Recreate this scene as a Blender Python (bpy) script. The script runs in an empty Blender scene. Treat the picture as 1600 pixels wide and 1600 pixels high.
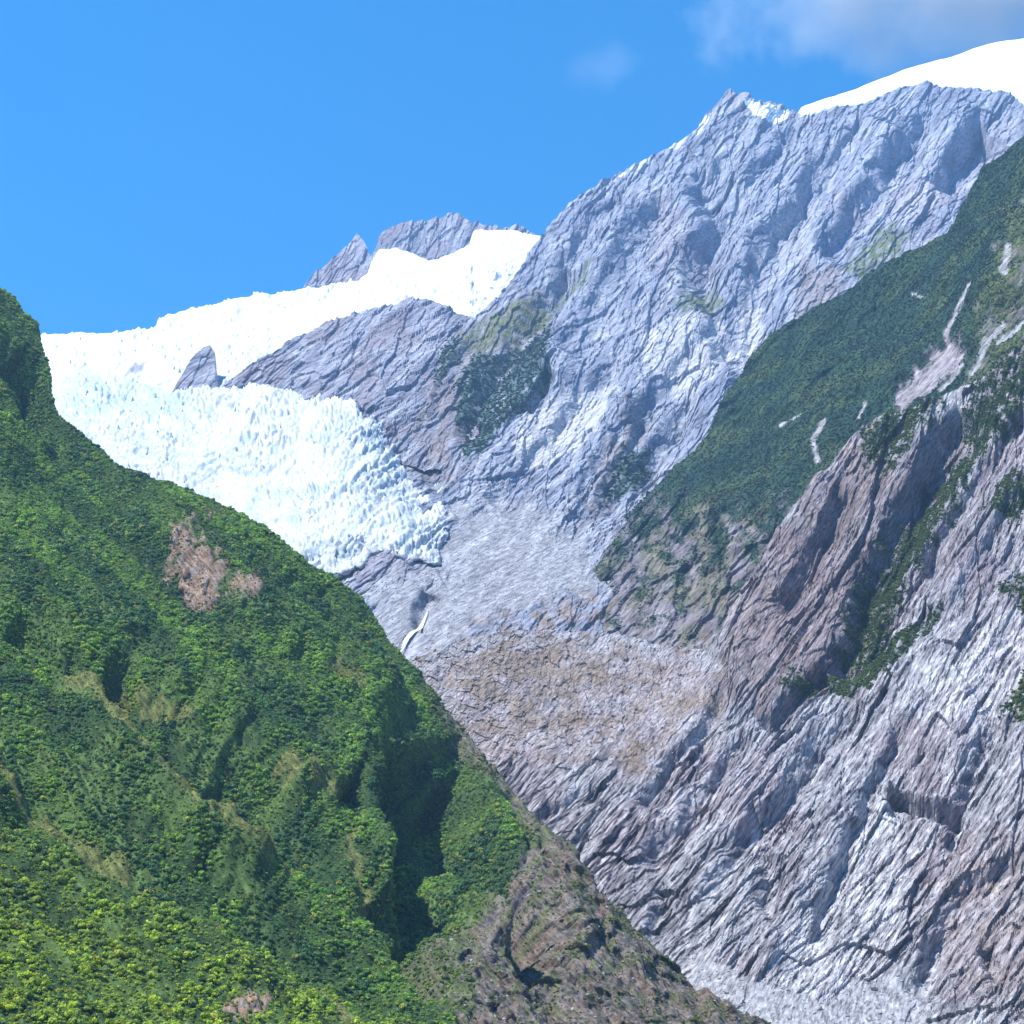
import bpy, math, random
import numpy as np
from mathutils import Vector, Matrix

random.seed(7)
rng = np.random.default_rng(11)
scene = bpy.context.scene
C = scene.collection

# ------------------------------------------------------------------ camera, sky, sun, exposure
PITCH = math.radians(20.0)
F = 2462.0                                    # focal length for a 1600 wide picture
cam_d = bpy.data.cameras.new('camera')
cam = bpy.data.objects.new('camera', cam_d)
C.objects.link(cam)
cam.location = (0, 0, 0)
cam.rotation_euler = (math.radians(90) + PITCH, 0, 0)
cam_d.angle = 2 * math.atan(800 / F)
cam_d.clip_start = 1.0
cam_d.clip_end = 80000
scene.camera = cam

SUN_EL = math.radians(60)
SUN_DIR = Vector((-0.82, -0.38, 0)).normalized() * math.cos(SUN_EL) + Vector((0, 0, math.sin(SUN_EL)))
sun_d = bpy.data.lights.new('sun', 'SUN')
sun_d.energy = 5.0
sun_d.angle = math.radians(0.5)
sun_d.color = (1.0, 0.965, 0.90)
sun = bpy.data.objects.new('sun', sun_d)
C.objects.link(sun)
sun.rotation_euler = (-SUN_DIR).to_track_quat('-Z', 'Y').to_euler()

world = bpy.data.worlds.new('World')
scene.world = world
world.use_nodes = True
wn = world.node_tree
sky = wn.nodes.new('ShaderNodeTexSky')
sky.sky_type = 'NISHITA'
sky.sun_disc = False
sky.sun_elevation = SUN_EL
sky.sun_rotation = math.atan2(SUN_DIR.x, SUN_DIR.y)
sky.altitude = 600
sky.air_density = 1.0
sky.dust_density = 0.2
sky.ozone_density = 4.0
hsv = wn.nodes.new('ShaderNodeHueSaturation')
hsv.inputs['Saturation'].default_value = 1.42
hsv.inputs['Hue'].default_value = 0.493
wn.links.new(sky.outputs[0], hsv.inputs['Color'])
wn.links.new(hsv.outputs[0], wn.nodes['Background'].inputs[0])
wn.nodes['Background'].inputs[1].default_value = 0.135

scene.view_settings.view_transform = 'Standard'
scene.view_settings.look = 'None'
scene.view_settings.gamma = 1
scene.view_settings.use_curve_mapping = False
scene.view_settings.exposure = 1.08
scene.cycles.use_denoising = True
scene.cycles.max_bounces = 5
scene.cycles.diffuse_bounces = 2
scene.cycles.volume_bounces = 0
scene.cycles.transparent_max_bounces = 8

# ------------------------------------------------------------------ helpers
cP, sP = math.cos(PITCH), math.sin(PITCH)


def place(px, py, Y):
    """point of the land on the camera ray through image pixel (px, py), at horizontal distance Y"""
    a = (np.asarray(px, float) - 800) / F
    b = (800 - np.asarray(py, float)) / F
    dy = cP - b * sP
    dz = sP + b * cP
    t = Y / dy
    return np.stack([a * t, np.asarray(Y) * np.ones_like(a), dz * t], -1)


def _hash(ix, iy, iz):
    h = (ix.astype(np.uint32) * np.uint32(374761393) + iy.astype(np.uint32) * np.uint32(668265263)
         + iz.astype(np.uint32) * np.uint32(2246822519))
    h = (h ^ (h >> np.uint32(13))) * np.uint32(1274126177)
    h = (h ^ (h >> np.uint32(15))) * np.uint32(2654435761)
    return h ^ (h >> np.uint32(16))


def rnd2(ix, iy, k):
    return _hash(ix, iy, np.full_like(ix, k)).astype(np.float64) / 4294967295.0


def noise(x, y, seed=0):
    """2-D gradient noise, about -1..1"""
    x0 = np.floor(x); y0 = np.floor(y)
    fx = x - x0; fy = y - y0
    ix = x0.astype(np.int64); iy = y0.astype(np.int64)
    u = fx * fx * fx * (fx * (fx * 6 - 15) + 10)
    v = fy * fy * fy * (fy * (fy * 6 - 15) + 10)

    def g(dx, dy):
        a = rnd2(ix + dx, iy + dy, seed) * 6.2831853
        return np.cos(a) * (fx - dx) + np.sin(a) * (fy - dy)
    a = g(0, 0); b = g(1, 0); c = g(0, 1); d = g(1, 1)
    return 1.5 * ((a * (1 - u) + b * u) * (1 - v) + (c * (1 - u) + d * u) * v)


def fbm(x, y, seed=0, octv=4, gain=0.5):
    r = 0; a = 1.0
    for i in range(octv):
        r = r + a * noise(x, y, seed + 17 * i); x = x * 2.03; y = y * 2.03; a *= gain
    return r


def ridged(x, y, seed=0):
    return 1 - 2 * np.abs(noise(x, y, seed))


def worley(x, y, seed=0):
    """distance to the nearest and second nearest cell centre, and the cell's own random number"""
    ix = np.floor(x).astype(np.int64); iy = np.floor(y).astype(np.int64)
    d1 = np.full(x.shape, 9.0); d2 = np.full(x.shape, 9.0); cid = np.zeros(x.shape)
    for dx in (-1, 0, 1):
        for dy in (-1, 0, 1):
            jx = ix + dx; jy = iy + dy
            cx = jx + 0.1 + 0.8 * rnd2(jx, jy, seed); cy = jy + 0.1 + 0.8 * rnd2(jx, jy, seed + 1)
            d = np.hypot(x - cx, y - cy)
            r = rnd2(jx, jy, seed + 2)
            near = d < d1
            d2 = np.where(near, d1, np.minimum(d2, d))
            cid = np.where(near, r, cid)
            d1 = np.where(near, d, d1)
    return d1, d2, cid


def sstep(a, b, x):
    t = np.clip((x - a) / (b - a), 0, 1)
    return t * t * (3 - 2 * t)


class TPS:
    """thin plate spline through scattered (px, py) -> value"""
    def __init__(self, pts, lam=0.02):
        p = np.array(pts, float)
        self.c = p[:, :2] / 500.0
        n = len(p)
        K = self._k(np.linalg.norm(self.c[:, None] - self.c[None], axis=-1)) + lam * np.eye(n)
        P = np.c_[np.ones(n), self.c]
        A = np.zeros((n + 3, n + 3)); A[:n, :n] = K; A[:n, n:] = P; A[n:, :n] = P.T
        s = np.linalg.solve(A, np.r_[p[:, 2], 0, 0, 0])
        self.w = s[:n]; self.a = s[n:]

    @staticmethod
    def _k(r):
        return r * r * np.log(np.maximum(r, 1e-9))

    def __call__(self, px, py):
        x = px / 500.0; y = py / 500.0
        out = self.a[0] + self.a[1] * x + self.a[2] * y
        for (cx, cy), w in zip(self.c, self.w):
            r2 = np.maximum((x - cx) ** 2 + (y - cy) ** 2, 1e-12)
            out = out + w * 0.5 * r2 * np.log(r2)
        return out


def poly_mask(px, py, poly, soft=8.0, wob=10.0, seed=3, wl=30.0):
    """1 inside the outline, 0 outside, with a frayed edge"""
    P = np.array(poly, float); Q = np.roll(P, -1, 0)
    mg = 3 * soft + 3 + 2 * wob
    lo = P.min(0) - mg; hi = P.max(0) + mg
    box = (px > lo[0]) & (px < hi[0]) & (py > lo[1]) & (py < hi[1])
    if not box.any():
        return np.zeros(px.shape)
    xs = px[box]; ys = py[box]
    if wob:
        xs, ys = xs + wob * fbm(xs / wl, ys / wl, seed, 3, 0.6), ys + wob * fbm(xs / wl + 50, ys / wl, seed + 5, 3, 0.6)
    i_ = np.zeros(xs.shape, bool); d_ = np.full(xs.shape, 1e9)
    for (ax, ay), (bx, by) in zip(P, Q):
        cr = ((ay > ys) != (by > ys))
        xi = ax + (ys - ay) * (bx - ax) / ((by - ay) if by != ay else 1e-9)
        i_ ^= cr & (xs < xi)
        ex, ey = bx - ax, by - ay
        t = np.clip(((xs - ax) * ex + (ys - ay) * ey) / (ex * ex + ey * ey + 1e-9), 0, 1)
        d_ = np.minimum(d_, np.hypot(xs - ax - t * ex, ys - ay - t * ey))
    sd = np.where(i_, d_, -d_)
    out = np.zeros(px.shape); out[box] = sstep(-soft, soft, sd)
    return out


def line_dist(px, py, pts):
    """distance to a line of points, signed: positive to the right of its direction in the picture (y down)"""
    d = np.full(px.shape, 1e9); sg = np.ones(px.shape); tt = np.zeros(px.shape)
    n = len(pts) - 1
    for i in range(n):
        (ax, ay), (bx, by) = pts[i], pts[i + 1]
        ex, ey = bx - ax, by - ay
        t = np.clip(((px - ax) * ex + (py - ay) * ey) / (ex * ex + ey * ey), 0, 1)
        q = np.hypot(px - ax - t * ex, py - ay - t * ey)
        s = np.sign(ex * (py - ay) - ey * (px - ax))
        m = q < d
        d = np.where(m, q, d); sg = np.where(m, s, sg); tt = np.where(m, (i + t) / n, tt)
    return d, sg, tt


def carve(px, py, pts, wl, wr, depth):
    """gully profile along a line: different widths to either side, fading out at both ends"""
    q = np.array(pts, float); mg = 3 * max(wl, wr) + 12
    box = (px > q[:, 0].min() - mg) & (px < q[:, 0].max() + mg) & (py > q[:, 1].min() - mg) & (py < q[:, 1].max() + mg)
    xs = px[box]; ys = py[box]
    xs, ys = xs + 8 * noise(xs / 40, ys / 40, 77) + 3 * noise(xs / 13, ys / 13, 78), ys + 8 * noise(xs / 40 + 9, ys / 40, 79)
    d, sg, t = line_dist(xs, ys, pts)
    w = np.where(sg > 0, wr, wl)
    r = np.zeros(px.shape)
    r[box] = depth * np.exp(-(d / w) ** 2) * sstep(0, 0.12, t + 0.04) * sstep(0, 0.12, 1.04 - t)
    return r


def form(px, py, pts, wl, wr, d):
    """a gully (d < 0) or rib (d > 0) in bedded rock, steep on its upper left wall or lower right flank"""
    if d < 0:
        return carve(px, py, pts, wl * 1.5, wr * 0.55, d * 1.55)
    return carve(px, py, pts, wl * 0.55, wr * 1.6, d * 1.5)


def rot(px, py, ang):
    a = math.radians(ang)
    return px * math.cos(a) - py * math.sin(a), px * math.sin(a) + py * math.cos(a)


def mix(a, b, t):
    t = np.asarray(t)[..., None]
    return np.asarray(a) * (1 - t) + np.asarray(b) * t


def set_props(o, label=None, category=None, group=None, kind=None):
    if label: o['label'] = label
    if category: o['category'] = category
    if group: o['group'] = group
    if kind: o['kind'] = kind
    return o


def mesh_obj(name, verts, faces, mat, parent=None, smooth=True, col=None):
    me = bpy.data.meshes.new(name)
    v = np.asarray(verts, np.float32).reshape(-1, 3); f = np.asarray(faces, np.int32)
    k = f.shape[1]
    me.vertices.add(len(v)); me.vertices.foreach_set('co', v.ravel())
    me.loops.add(f.size); me.loops.foreach_set('vertex_index', f.ravel())
    me.polygons.add(len(f))
    me.polygons.foreach_set('loop_start', np.arange(0, f.size, k, dtype=np.int32))
    me.polygons.foreach_set('loop_total', np.full(len(f), k, np.int32))
    me.polygons.foreach_set('use_smooth', np.full(len(f), smooth, bool))
    me.update(calc_edges=True)
    if col is not None:
        at = me.color_attributes.new('tone', 'FLOAT_COLOR', 'POINT')
        c4 = np.ones((len(v), 4), np.float32); c4[:, :3] = np.asarray(col).reshape(-1, 3)
        at.data.foreach_set('color', c4.ravel())
    if mat: me.materials.append(mat)
    o = bpy.data.objects.new(name, me)
    C.objects.link(o)
    if parent: o.parent = parent
    return o


class Sheet:
    """A face of land: columns along its crest, rows from its foot to the crest, then over the crest and down the far side."""
    def __init__(self, x0, x1, nx, ny, crest, foot, depth, back=None, push=None):
        self.crest = np.array(crest, float); self.foot = np.array(foot, float); self.depth = depth
        u = np.linspace(x0, x1, nx)
        top = np.interp(u, self.crest[:, 0], self.crest[:, 1]); bot = np.interp(u, self.foot[:, 0], self.foot[:, 1])
        v = np.linspace(0, 1, ny)
        self.px = np.repeat(u[None], ny, 0)
        self.py = bot[None] + (top - bot)[None] * v[:, None]
        self.Y = depth(self.px, self.py)
        P = place(self.px, self.py, self.Y)
        if back:
            rows = []; pxs = []; pys = []; Ys = []
            for k, (dy, dz) in enumerate(back):
                r = P[-1].copy(); r[:, 1] += dy; r[:, 2] -= dz; r[:, 0] *= (1 + dy / np.maximum(P[-1][:, 1], 1))
                rows.append(r); pxs.append(self.px[-1]); pys.append(self.py[-1] - 3 * (k + 1)); Ys.append(self.Y[-1])
            P = np.concatenate([P, np.array(rows)]); self.px = np.concatenate([self.px, pxs])
            self.py = np.concatenate([self.py, pys]); self.Y = np.concatenate([self.Y, Ys])
        self.nb = len(back) if back else 0
        self.P = P
        self.mpp = self.Y / F                  # metres for one image pixel at that distance

    def normals(self):
        du = np.gradient(self.P, axis=1); dv = np.gradient(self.P, axis=0)
        n = np.cross(du, dv)
        return n / np.maximum(np.linalg.norm(n, axis=-1, keepdims=True), 1e-9)

    def displace(self, h, fixed=None):
        """move along the land's own normal by h image pixels"""
        n = self.normals() if fixed is None else np.asarray(fixed)
        self.P = self.P + n * (h * self.mpp)[..., None]

    def outward(self, k=0.35, d=(-0.22, -0.85, 0.10)):
        """direction in which ledges jut from a steep face: partly its normal, mostly level and out over the valley"""
        n = self.normals() * k + np.array(d)
        return n / np.linalg.norm(n, axis=-1, keepdims=True)

    def build(self, name, mat, col, smooth=True):
        self.P[..., 2] = np.maximum(self.P[..., 2], -50.0)
        ny, nx = self.px.shape
        i = np.arange(ny * nx).reshape(ny, nx)
        f = np.stack([i[:-1, :-1], i[:-1, 1:], i[1:, 1:], i[1:, :-1]], -1).reshape(-1, 4)
        self.obj = mesh_obj(name, self.P.reshape(-1, 3), f, mat, col=col, smooth=smooth)
        return self.obj

    def scatter(self, n_try, weight):
        """random points on the face, even per square metre, thinned by weight (one value per vertex)"""
        P = self.P[:-self.nb + 2 if self.nb > 2 else None]
        w = weight[:P.shape[0]]
        a = np.linalg.norm(np.cross(P[1:, :-1] - P[:-1, :-1], P[:-1, 1:] - P[:-1, :-1]), axis=-1)
        ww = (a * 0.25 * (w[1:, 1:] + w[:-1, :-1] + w[1:, :-1] + w[:-1, 1:])).ravel()
        cdf = np.cumsum(ww); cdf /= cdf[-1]
        k = np.searchsorted(cdf, rng.random(n_try)); r, c = np.unravel_index(np.minimum(k, len(ww) - 1), a.shape)
        s = rng.random(n_try)[:, None]; t = rng.random(n_try)[:, None]
        pt = (P[r, c] * (1 - s) + P[r, c + 1] * s) * (1 - t) + (P[r + 1, c] * (1 - s) + P[r + 1, c + 1] * s) * t
        return pt, r, c


BACK = [(6, 0), (18, 8), (45, 30), (110, 110), (260, 330), (600, 900), (1300, 2300)]


# ------------------------------------------------------------------ materials
def land_material(name, fine, fine_amt, bump_scale, bump_dist, rough=0.95, spec=0.15, streak=None):
    m = bpy.data.materials.new(name); m.use_nodes = True
    nt = m.node_tree; N = nt.nodes; L = nt.links
    b = N['Principled BSDF']
    b.inputs['Roughness'].default_value = rough
    b.inputs['Specular IOR Level'].default_value = spec
    at = N.new('ShaderNodeVertexColor'); at.layer_name = 'tone'
    tc = N.new('ShaderNodeTexCoord')
    no = N.new('ShaderNodeTexNoise'); no.inputs['Scale'].default_value = fine; no.inputs['Detail'].default_value = 6
    no.inputs['Roughness'].default_value = 0.65
    L.new(tc.outputs['Object'], no.inputs['Vector'])
    mr = N.new('ShaderNodeMapRange')
    mr.inputs['From Min'].default_value = 0.3; mr.inputs['From Max'].default_value = 0.7
    mr.inputs['To Min'].default_value = 1 - fine_amt; mr.inputs['To Max'].default_value = 1 + fine_amt
    L.new(no.outputs['Fac'], mr.inputs['Value'])
    mu = N.new('ShaderNodeVectorMath'); mu.operation = 'SCALE'
    L.new(at.outputs['Color'], mu.inputs[0]); L.new(mr.outputs[0], mu.inputs['Scale'])
    base = mu.outputs[0]
    n2 = N.new('ShaderNodeTexNoise'); n2.inputs['Scale'].default_value = bump_scale; n2.inputs['Detail'].default_value = 8
    n2.inputs['Roughness'].default_value = 0.7
    L.new(tc.outputs['Object'], n2.inputs['Vector'])
    bp = N.new('ShaderNodeBump'); bp.inputs['Strength'].default_value = 1.0; bp.inputs['Distance'].default_value = bump_dist
    L.new(n2.outputs['Fac'], bp.inputs['Height'])
    nor = bp.outputs[0]
    if streak:                                   # thin beds and cracks dipping through the rock
        ang, wid, amt, dep = streak
        vr = N.new('ShaderNodeVectorRotate'); vr.rotation_type = 'Y_AXIS'; vr.inputs['Angle'].default_value = math.radians(ang)
        wn_ = N.new('ShaderNodeTexNoise'); wn_.inputs['Scale'].default_value = 0.12 / wid; wn_.inputs['Detail'].default_value = 3
        L.new(tc.outputs['Object'], wn_.inputs['Vector'])
        wa = N.new('ShaderNodeVectorMath'); wa.operation = 'MULTIPLY_ADD'; wa.inputs[1].default_value = (wid * 2,) * 3
        L.new(wn_.outputs['Color'], wa.inputs[0]); L.new(tc.outputs['Object'], wa.inputs[2])
        L.new(wa.outputs[0], vr.inputs['Vector'])
        mp = N.new('ShaderNodeMapping'); mp.inputs['Scale'].default_value = (0.11 / wid, 0.16 / wid, 1.0 / wid)
        L.new(vr.outputs[0], mp.inputs[0])
        sn = N.new('ShaderNodeTexNoise'); sn.inputs['Scale'].default_value = 1.0; sn.inputs['Detail'].default_value = 4; sn.inputs['Roughness'].default_value = 0.6
        L.new(mp.outputs[0], sn.inputs['Vector'])
        m2 = N.new('ShaderNodeMapRange'); m2.inputs['From Min'].default_value = 0.33; m2.inputs['From Max'].default_value = 0.66
        m2.inputs['To Min'].default_value = 1 - amt; m2.inputs['To Max'].default_value = 1 + amt
        L.new(sn.outputs['Fac'], m2.inputs['Value'])
        mu2 = N.new('ShaderNodeVectorMath'); mu2.operation = 'SCALE'
        L.new(base, mu2.inputs[0]); L.new(m2.outputs[0], mu2.inputs['Scale']); base = mu2.outputs[0]
        b2 = N.new('ShaderNodeBump'); b2.inputs['Distance'].default_value = dep
        L.new(sn.outputs['Fac'], b2.inputs['Height']); L.new(nor, b2.inputs['Normal']); nor = b2.outputs[0]
    L.new(base, b.inputs['Base Color']); L.new(nor, b.inputs['Normal'])
    return m


M_near_rock = land_material('near_rock', 0.25, 0.25, 0.35, 1.6, streak=(54, 1.3, 0.62, 2.0))
M_far_rock = land_material('far_rock', 0.09, 0.3, 0.12, 5.0, streak=(50, 3.4, 0.42, 4.0))
M_soil = land_material('undergrowth_soil', 0.4, 0.4, 0.5, 1.0, streak=(-52, 1.6, 0.5, 1.5))
M_ice = land_material('glacier_ice', 0.06, 0.05, 0.12, 2.5, 0.6, 0.3)
M_snow = land_material('snow', 0.01, 0.03, 0.02, 3.0, 0.7, 0.3)
M_gravel = land_material('river_gravel', 0.8, 0.35, 1.2, 0.5)


def leaf_material(name):
    m = bpy.data.materials.new(name); m.use_nodes = True
    nt = m.node_tree; N = nt.nodes; L = nt.links
    b = N['Principled BSDF']
    b.inputs['Roughness'].default_value = 0.6; b.inputs['Specular IOR Level'].default_value = 0.25
    at = N.new('ShaderNodeAttribute'); at.attribute_type = 'INSTANCER'; at.attribute_name = 'tint'
    tc = N.new('ShaderNodeNewGeometry')
    no = N.new('ShaderNodeTexNoise'); no.inputs['Scale'].default_value = 0.9; no.inputs['Detail'].default_value = 2
    L.new(tc.outputs['Position'], no.inputs['Vector'])
    mr = N.new('ShaderNodeMapRange'); mr.inputs['From Min'].default_value = 0.3; mr.inputs['From Max'].default_value = 0.7
    mr.inputs['To Min'].default_value = 0.65; mr.inputs['To Max'].default_value = 1.35
    L.new(no.outputs['Fac'], mr.inputs['Value'])
    mu = N.new('ShaderNodeVectorMath'); mu.operation = 'SCALE'
    L.new(at.outputs['Color'], mu.inputs[0]); L.new(mr.outputs[0], mu.inputs['Scale'])
    L.new(mu.outputs[0], b.inputs['Base Color'])
    tl = N.new('ShaderNodeBsdfTranslucent'); mx = N.new('ShaderNodeMixShader'); mx.inputs[0].default_value = 0.38
    L.new(mu.outputs[0], tl.inputs['Color']); L.new(b.outputs[0], mx.inputs[1]); L.new(tl.outputs[0], mx.inputs[2])
    L.new(mx.outputs[0], N['Material Output'].inputs['Surface'])
    return m


def plain_material(name, col, rough=0.9, bump=None, alpha=None):
    m = bpy.data.materials.new(name); m.use_nodes = True
    nt = m.node_tree; N = nt.nodes; L = nt.links
    b = N['Principled BSDF']; b.inputs['Roughness'].default_value = rough; b.inputs['Specular IOR Level'].default_value = 0.2
    tc = N.new('ShaderNodeTexCoord')
    no = N.new('ShaderNodeTexNoise'); no.inputs['Scale'].default_value = 1.3; no.inputs['Detail'].default_value = 5
    L.new(tc.outputs['Object'], no.inputs['Vector'])
    cr = N.new('ShaderNodeValToRGB')
    cr.color_ramp.elements[0].position = 0.3; cr.color_ramp.elements[1].position = 0.7
    cr.color_ramp.elements[0].color = (*[c * 0.65 for c in col], 1); cr.color_ramp.elements[1].color = (*[min(1, c * 1.3) for c in col], 1)
    L.new(no.outputs['Fac'], cr.inputs[0]); L.new(cr.outputs[0], b.inputs['Base Color'])
    if bump:
        bp = N.new('ShaderNodeBump'); bp.inputs['Distance'].default_value = bump
        L.new(no.outputs['Fac'], bp.inputs['Height']); L.new(bp.outputs[0], b.inputs['Normal'])
    return m


M_leaf = leaf_material('leaves')
M_bark = plain_material('bark', (0.10, 0.075, 0.055), 0.95, 0.05)
M_boulder = plain_material('boulder_rock', (0.30, 0.29, 0.31), 0.95, 0.3)
M_water = plain_material('falling_water', (0.78, 0.82, 0.86), 0.4, 0.3)

GREY = np.array([0.215, 0.21, 0.235]); PALE = np.array([0.43, 0.43, 0.45]); DARK = np.array([0.075, 0.07, 0.085])
BROWN = np.array([0.20, 0.15, 0.125]); MAUVE = np.array([0.215, 0.18, 0.205])
SCREE = np.array([0.30, 0.30, 0.325])
VEG = np.array([0.034, 0.072, 0.034]); VEGD = np.array([0.022, 0.052, 0.036]); VEGY = np.array([0.115, 0.15, 0.03])
OLIVE = np.array([0.085, 0.105, 0.035]); SNOW = np.array([0.86, 0.88, 0.90])


def strata(s, ang, L, W, seed, warp=25.0, wl=160.0):
    """relief of beds and ribs running at ang degrees above the horizontal, L long and W wide"""
    wx = warp * fbm(s.px / wl, s.py / wl, seed + 90, 2)
    a, b = rot(s.px + wx, s.py + wx * 0.6, ang)
    return a / L, b / W


def slabs(s, ang, L, W, seed, warp=14.0, wl=220.0):
    """overlapping rock plates: each rises gently across and breaks off in a step on its lower right side"""
    wx = warp * fbm(s.px / wl, s.py / wl, seed + 90, 2) + 0.12 * warp * noise(s.px / 24, s.py / 24, seed + 91)
    a, b = rot(s.px + wx, s.py + wx * 0.5, ang)
    q = b / W + 0.7 * noise(a / (L * 1.3), b / (W * 4), seed)
    k = np.floor(q); f = q - k; ki = k.astype(np.int64)
    al = a / L + 9 * rnd2(ki, ki, seed + 1); ja = np.floor(al).astype(np.int64); fa = al - ja
    amp = rnd2(ki, ja, seed + 2) ** 1.6
    return amp * np.minimum(f, (1 - f) * 6.0) * sstep(0, 0.22, fa) * sstep(0, 0.22, 1 - fa) * 1.6


def facets(s, ang, L, W, seed, warp=10.0, wl=200.0, curv=0.0, cen=(1200, 1200), shingle=0.9, rough=0.8):
    """jointed rock: long blocks lying at ang degrees, each with its own height and its own tilted flat face"""
    wx = warp * fbm(s.px / wl, s.py / wl, seed + 90, 2)
    a, b = rot(s.px - cen[0] + wx, s.py - cen[1] + wx * 0.5, ang)
    b = b + curv * a * a / 1000.0
    x_ = a / L + 40; y_ = b / W + 40
    ix = np.floor(x_).astype(np.int64); iy = np.floor(y_).astype(np.int64)
    d1 = np.full(x_.shape, 9.0); h = np.zeros(x_.shape)
    for dx in (-1, 0, 1):
        for dy in (-1, 0, 1):
            jx = ix + dx; jy = iy + dy
            ox = x_ - (jx + 0.05 + 0.9 * rnd2(jx, jy, seed)); oy = y_ - (jy + 0.05 + 0.9 * rnd2(jx, jy, seed + 1))
            d = np.abs(ox) * 0.8 + np.hypot(ox, oy) * 0.6
            hh = (rnd2(jx, jy, seed + 2) - 0.5) * 1.3 + (shingle * rnd2(jx, jy, seed + 3)) * oy + rough * (rnd2(jx, jy, seed + 4) - 0.5) * ox
            near = d < d1
            h = np.where(near, hh, h); d1 = np.where(near, d, d1)
    return h


def cracks(s, ang, L, W, seed, curv=0.0, cen=(1200, 1200), thin=0.10):
    """thin open joints running with the beds"""
    wx = 10 * fbm(s.px / 160, s.py / 160, seed + 90, 2)
    a, b = rot(s.px - cen[0] + wx, s.py - cen[1] + wx * 0.5, ang)
    b = b + curv * a * a / 1000.0
    n_ = noise(a / L, b / W, seed)
    return sstep(thin, 0.0, np.abs(n_)) * sstep(-0.2, 0.25, noise(a / (L * 1.5), b / (W * 3), seed + 5))


# ================================================================== THE LAND
# ---- right rock wall, with the low brown hump in the valley
wall_depth = TPS([
    (1000, 1700, 800), (1300, 1650, 800), (1600, 1650, 760), (1950, 1650, 700), (1250, 1560, 880), (1400, 1540, 880), (1600, 1500, 830),
    (1000, 1400, 1060), (1200, 1400, 985), (1400, 1400, 930), (1600, 1400, 880), (850, 1250, 1200), (1100, 1250, 1120), (1300, 1250, 1045),
    (1500, 1250, 985), (1600, 1200, 965), (700, 1090, 1380), (900, 1090, 1360), (1100, 1100, 1300), (1300, 1100, 1180), (1500, 1050, 1120),
    (1600, 1000, 1100), (640, 1030, 1480), (820, 990, 1510), (1000, 985, 1510), (1130, 1000, 1440), (1190, 905, 1450), (1290, 740, 1500),
    (1340, 672, 1520), (1480, 615, 1490), (1600, 540, 1450), (1250, 950, 1330), (1400, 850, 1330), (1500, 750, 1370), (1600, 800, 1270),
    (500, 1100, 1500), (500, 1300, 1400), (700, 1400, 1200), (1950, 900, 1100), (1950, 420, 1350)])
B = Sheet(480, 1800, 940, 470,
          [(480, 1090), (560, 1060), (640, 1034), (700, 1010), (760, 993), (820, 983), (880, 982), (940, 988), (1000, 997), (1060, 1012), (1110, 1024), (1132, 1015),
           (1152, 965), (1190, 905), (1230, 830), (1262, 790), (1290, 740), (1315, 700), (1340, 672), (1400, 645), (1480, 612), (1530, 588),
           (1600, 540), (1800, 430)],
          [(480, 1150), (640, 1200), (760, 1330), (900, 1480), (1000, 1600), (1120, 1700), (1800, 1690)], wall_depth, BACK)
x, y = B.px, B.py
hump = poly_mask(x, y, [(600, 960), (1135, 960), (1105, 1110), (1020, 1190), (880, 1200), (740, 1160), (600, 1060)], 62, 60, 3, 80)
gravelB = poly_mask(x, y, [(1090, 1490), (1150, 1520), (1210, 1545), (1290, 1560), (1360, 1528), (1425, 1505), (1450, 1530), (1440, 1580), (1480, 1720), (1000, 1720)], 8, 8)
big = np.zeros_like(x)
for pts, wl_, wr_, d in [
        ([(1500, 630), (1462, 700), (1400, 800), (1350, 900), (1325, 990), (1290, 1040)], 32, 26, -38),
        ([(1600, 640), (1540, 720), (1490, 800), (1440, 880)], 20, 22, -22), ([(1590, 760), (1520, 880), (1460, 980)], 20, 22, 16),
        ([(1160, 1130), (1110, 1210), (1060, 1290), (1000, 1350)], 20, 24, -20), ([(1290, 1120), (1220, 1230), (1140, 1330), (1080, 1420)], 20, 24, 14),
        ([(1560, 1120), (1510, 1230), (1480, 1330)], 18, 20, -18), ([(1330, 760), (1270, 860), (1220, 960)], 12, 12, -16),
        ([(1470, 850), (1410, 930), (1350, 1010)], 14, 22, -16),
        ([(1285, 1035), (1245, 1062), (1225, 1090), (1190, 1130)], 20, 16, -26),
        ([(1130, 1080), (1090, 1150), (1040, 1200), (1000, 1255)], 16, 18, -20),
        ([(1420, 1130), (1370, 1220), (1340, 1290), (1300, 1380), (1270, 1470)], 12, 12, -14),
        ([(1350, 1110), (1270, 1190), (1200, 1290), (1120, 1340)], 20, 22, -16),
        ([(1590, 1330), (1500, 1400), (1455, 1480), (1430, 1560)], 26, 26, -20),
        ([(1200, 1340), (1195, 1400), (1215, 1450)], 16, 20, -16),
        ([(1040, 1390), (1020, 1450)], 10, 14, -16),
        ([(1540, 1480), (1560, 1550)], 10, 16, -16),
        ([(930, 1230), (860, 1270), (800, 1290)], 12, 14, -10),
        ([(1385, 1244), (1430, 1266), (1500, 1280)], 12, 12, -30),
        ([(1380, 1224), (1430, 1246), (1500, 1260)], 12, 8, 11),
        ([(1380, 1245), (1400, 1275)], 9, 9, -14),
        ([(1300, 740), (1240, 850), (1180, 970), (1150, 1050)], 30, 40, 16),
        ([(1480, 1000), (1420, 1110), (1330, 1260), (1240, 1420), (1180, 1530)], 50, 60, 14),
        ([(1600, 900), (1520, 1050), (1480, 1200)], 50, 50, 14)]:
    big += form(x, y, pts, wl_, wr_, d)
a1 = ridged(*strata(B, 50, 380, 70, 5, 30, 300), 5)
p0 = facets(B, 50, 330, 70, 6, 20, 300, 0.22); p1 = facets(B, 52, 230, 28, 16, 14, 220, 0.22); p2 = facets(B, 54, 120, 13, 26, 9, 160, 0.22); p3 = facets(B, 52, 55, 6.5, 36, 6, 100, 0.22)
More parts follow.
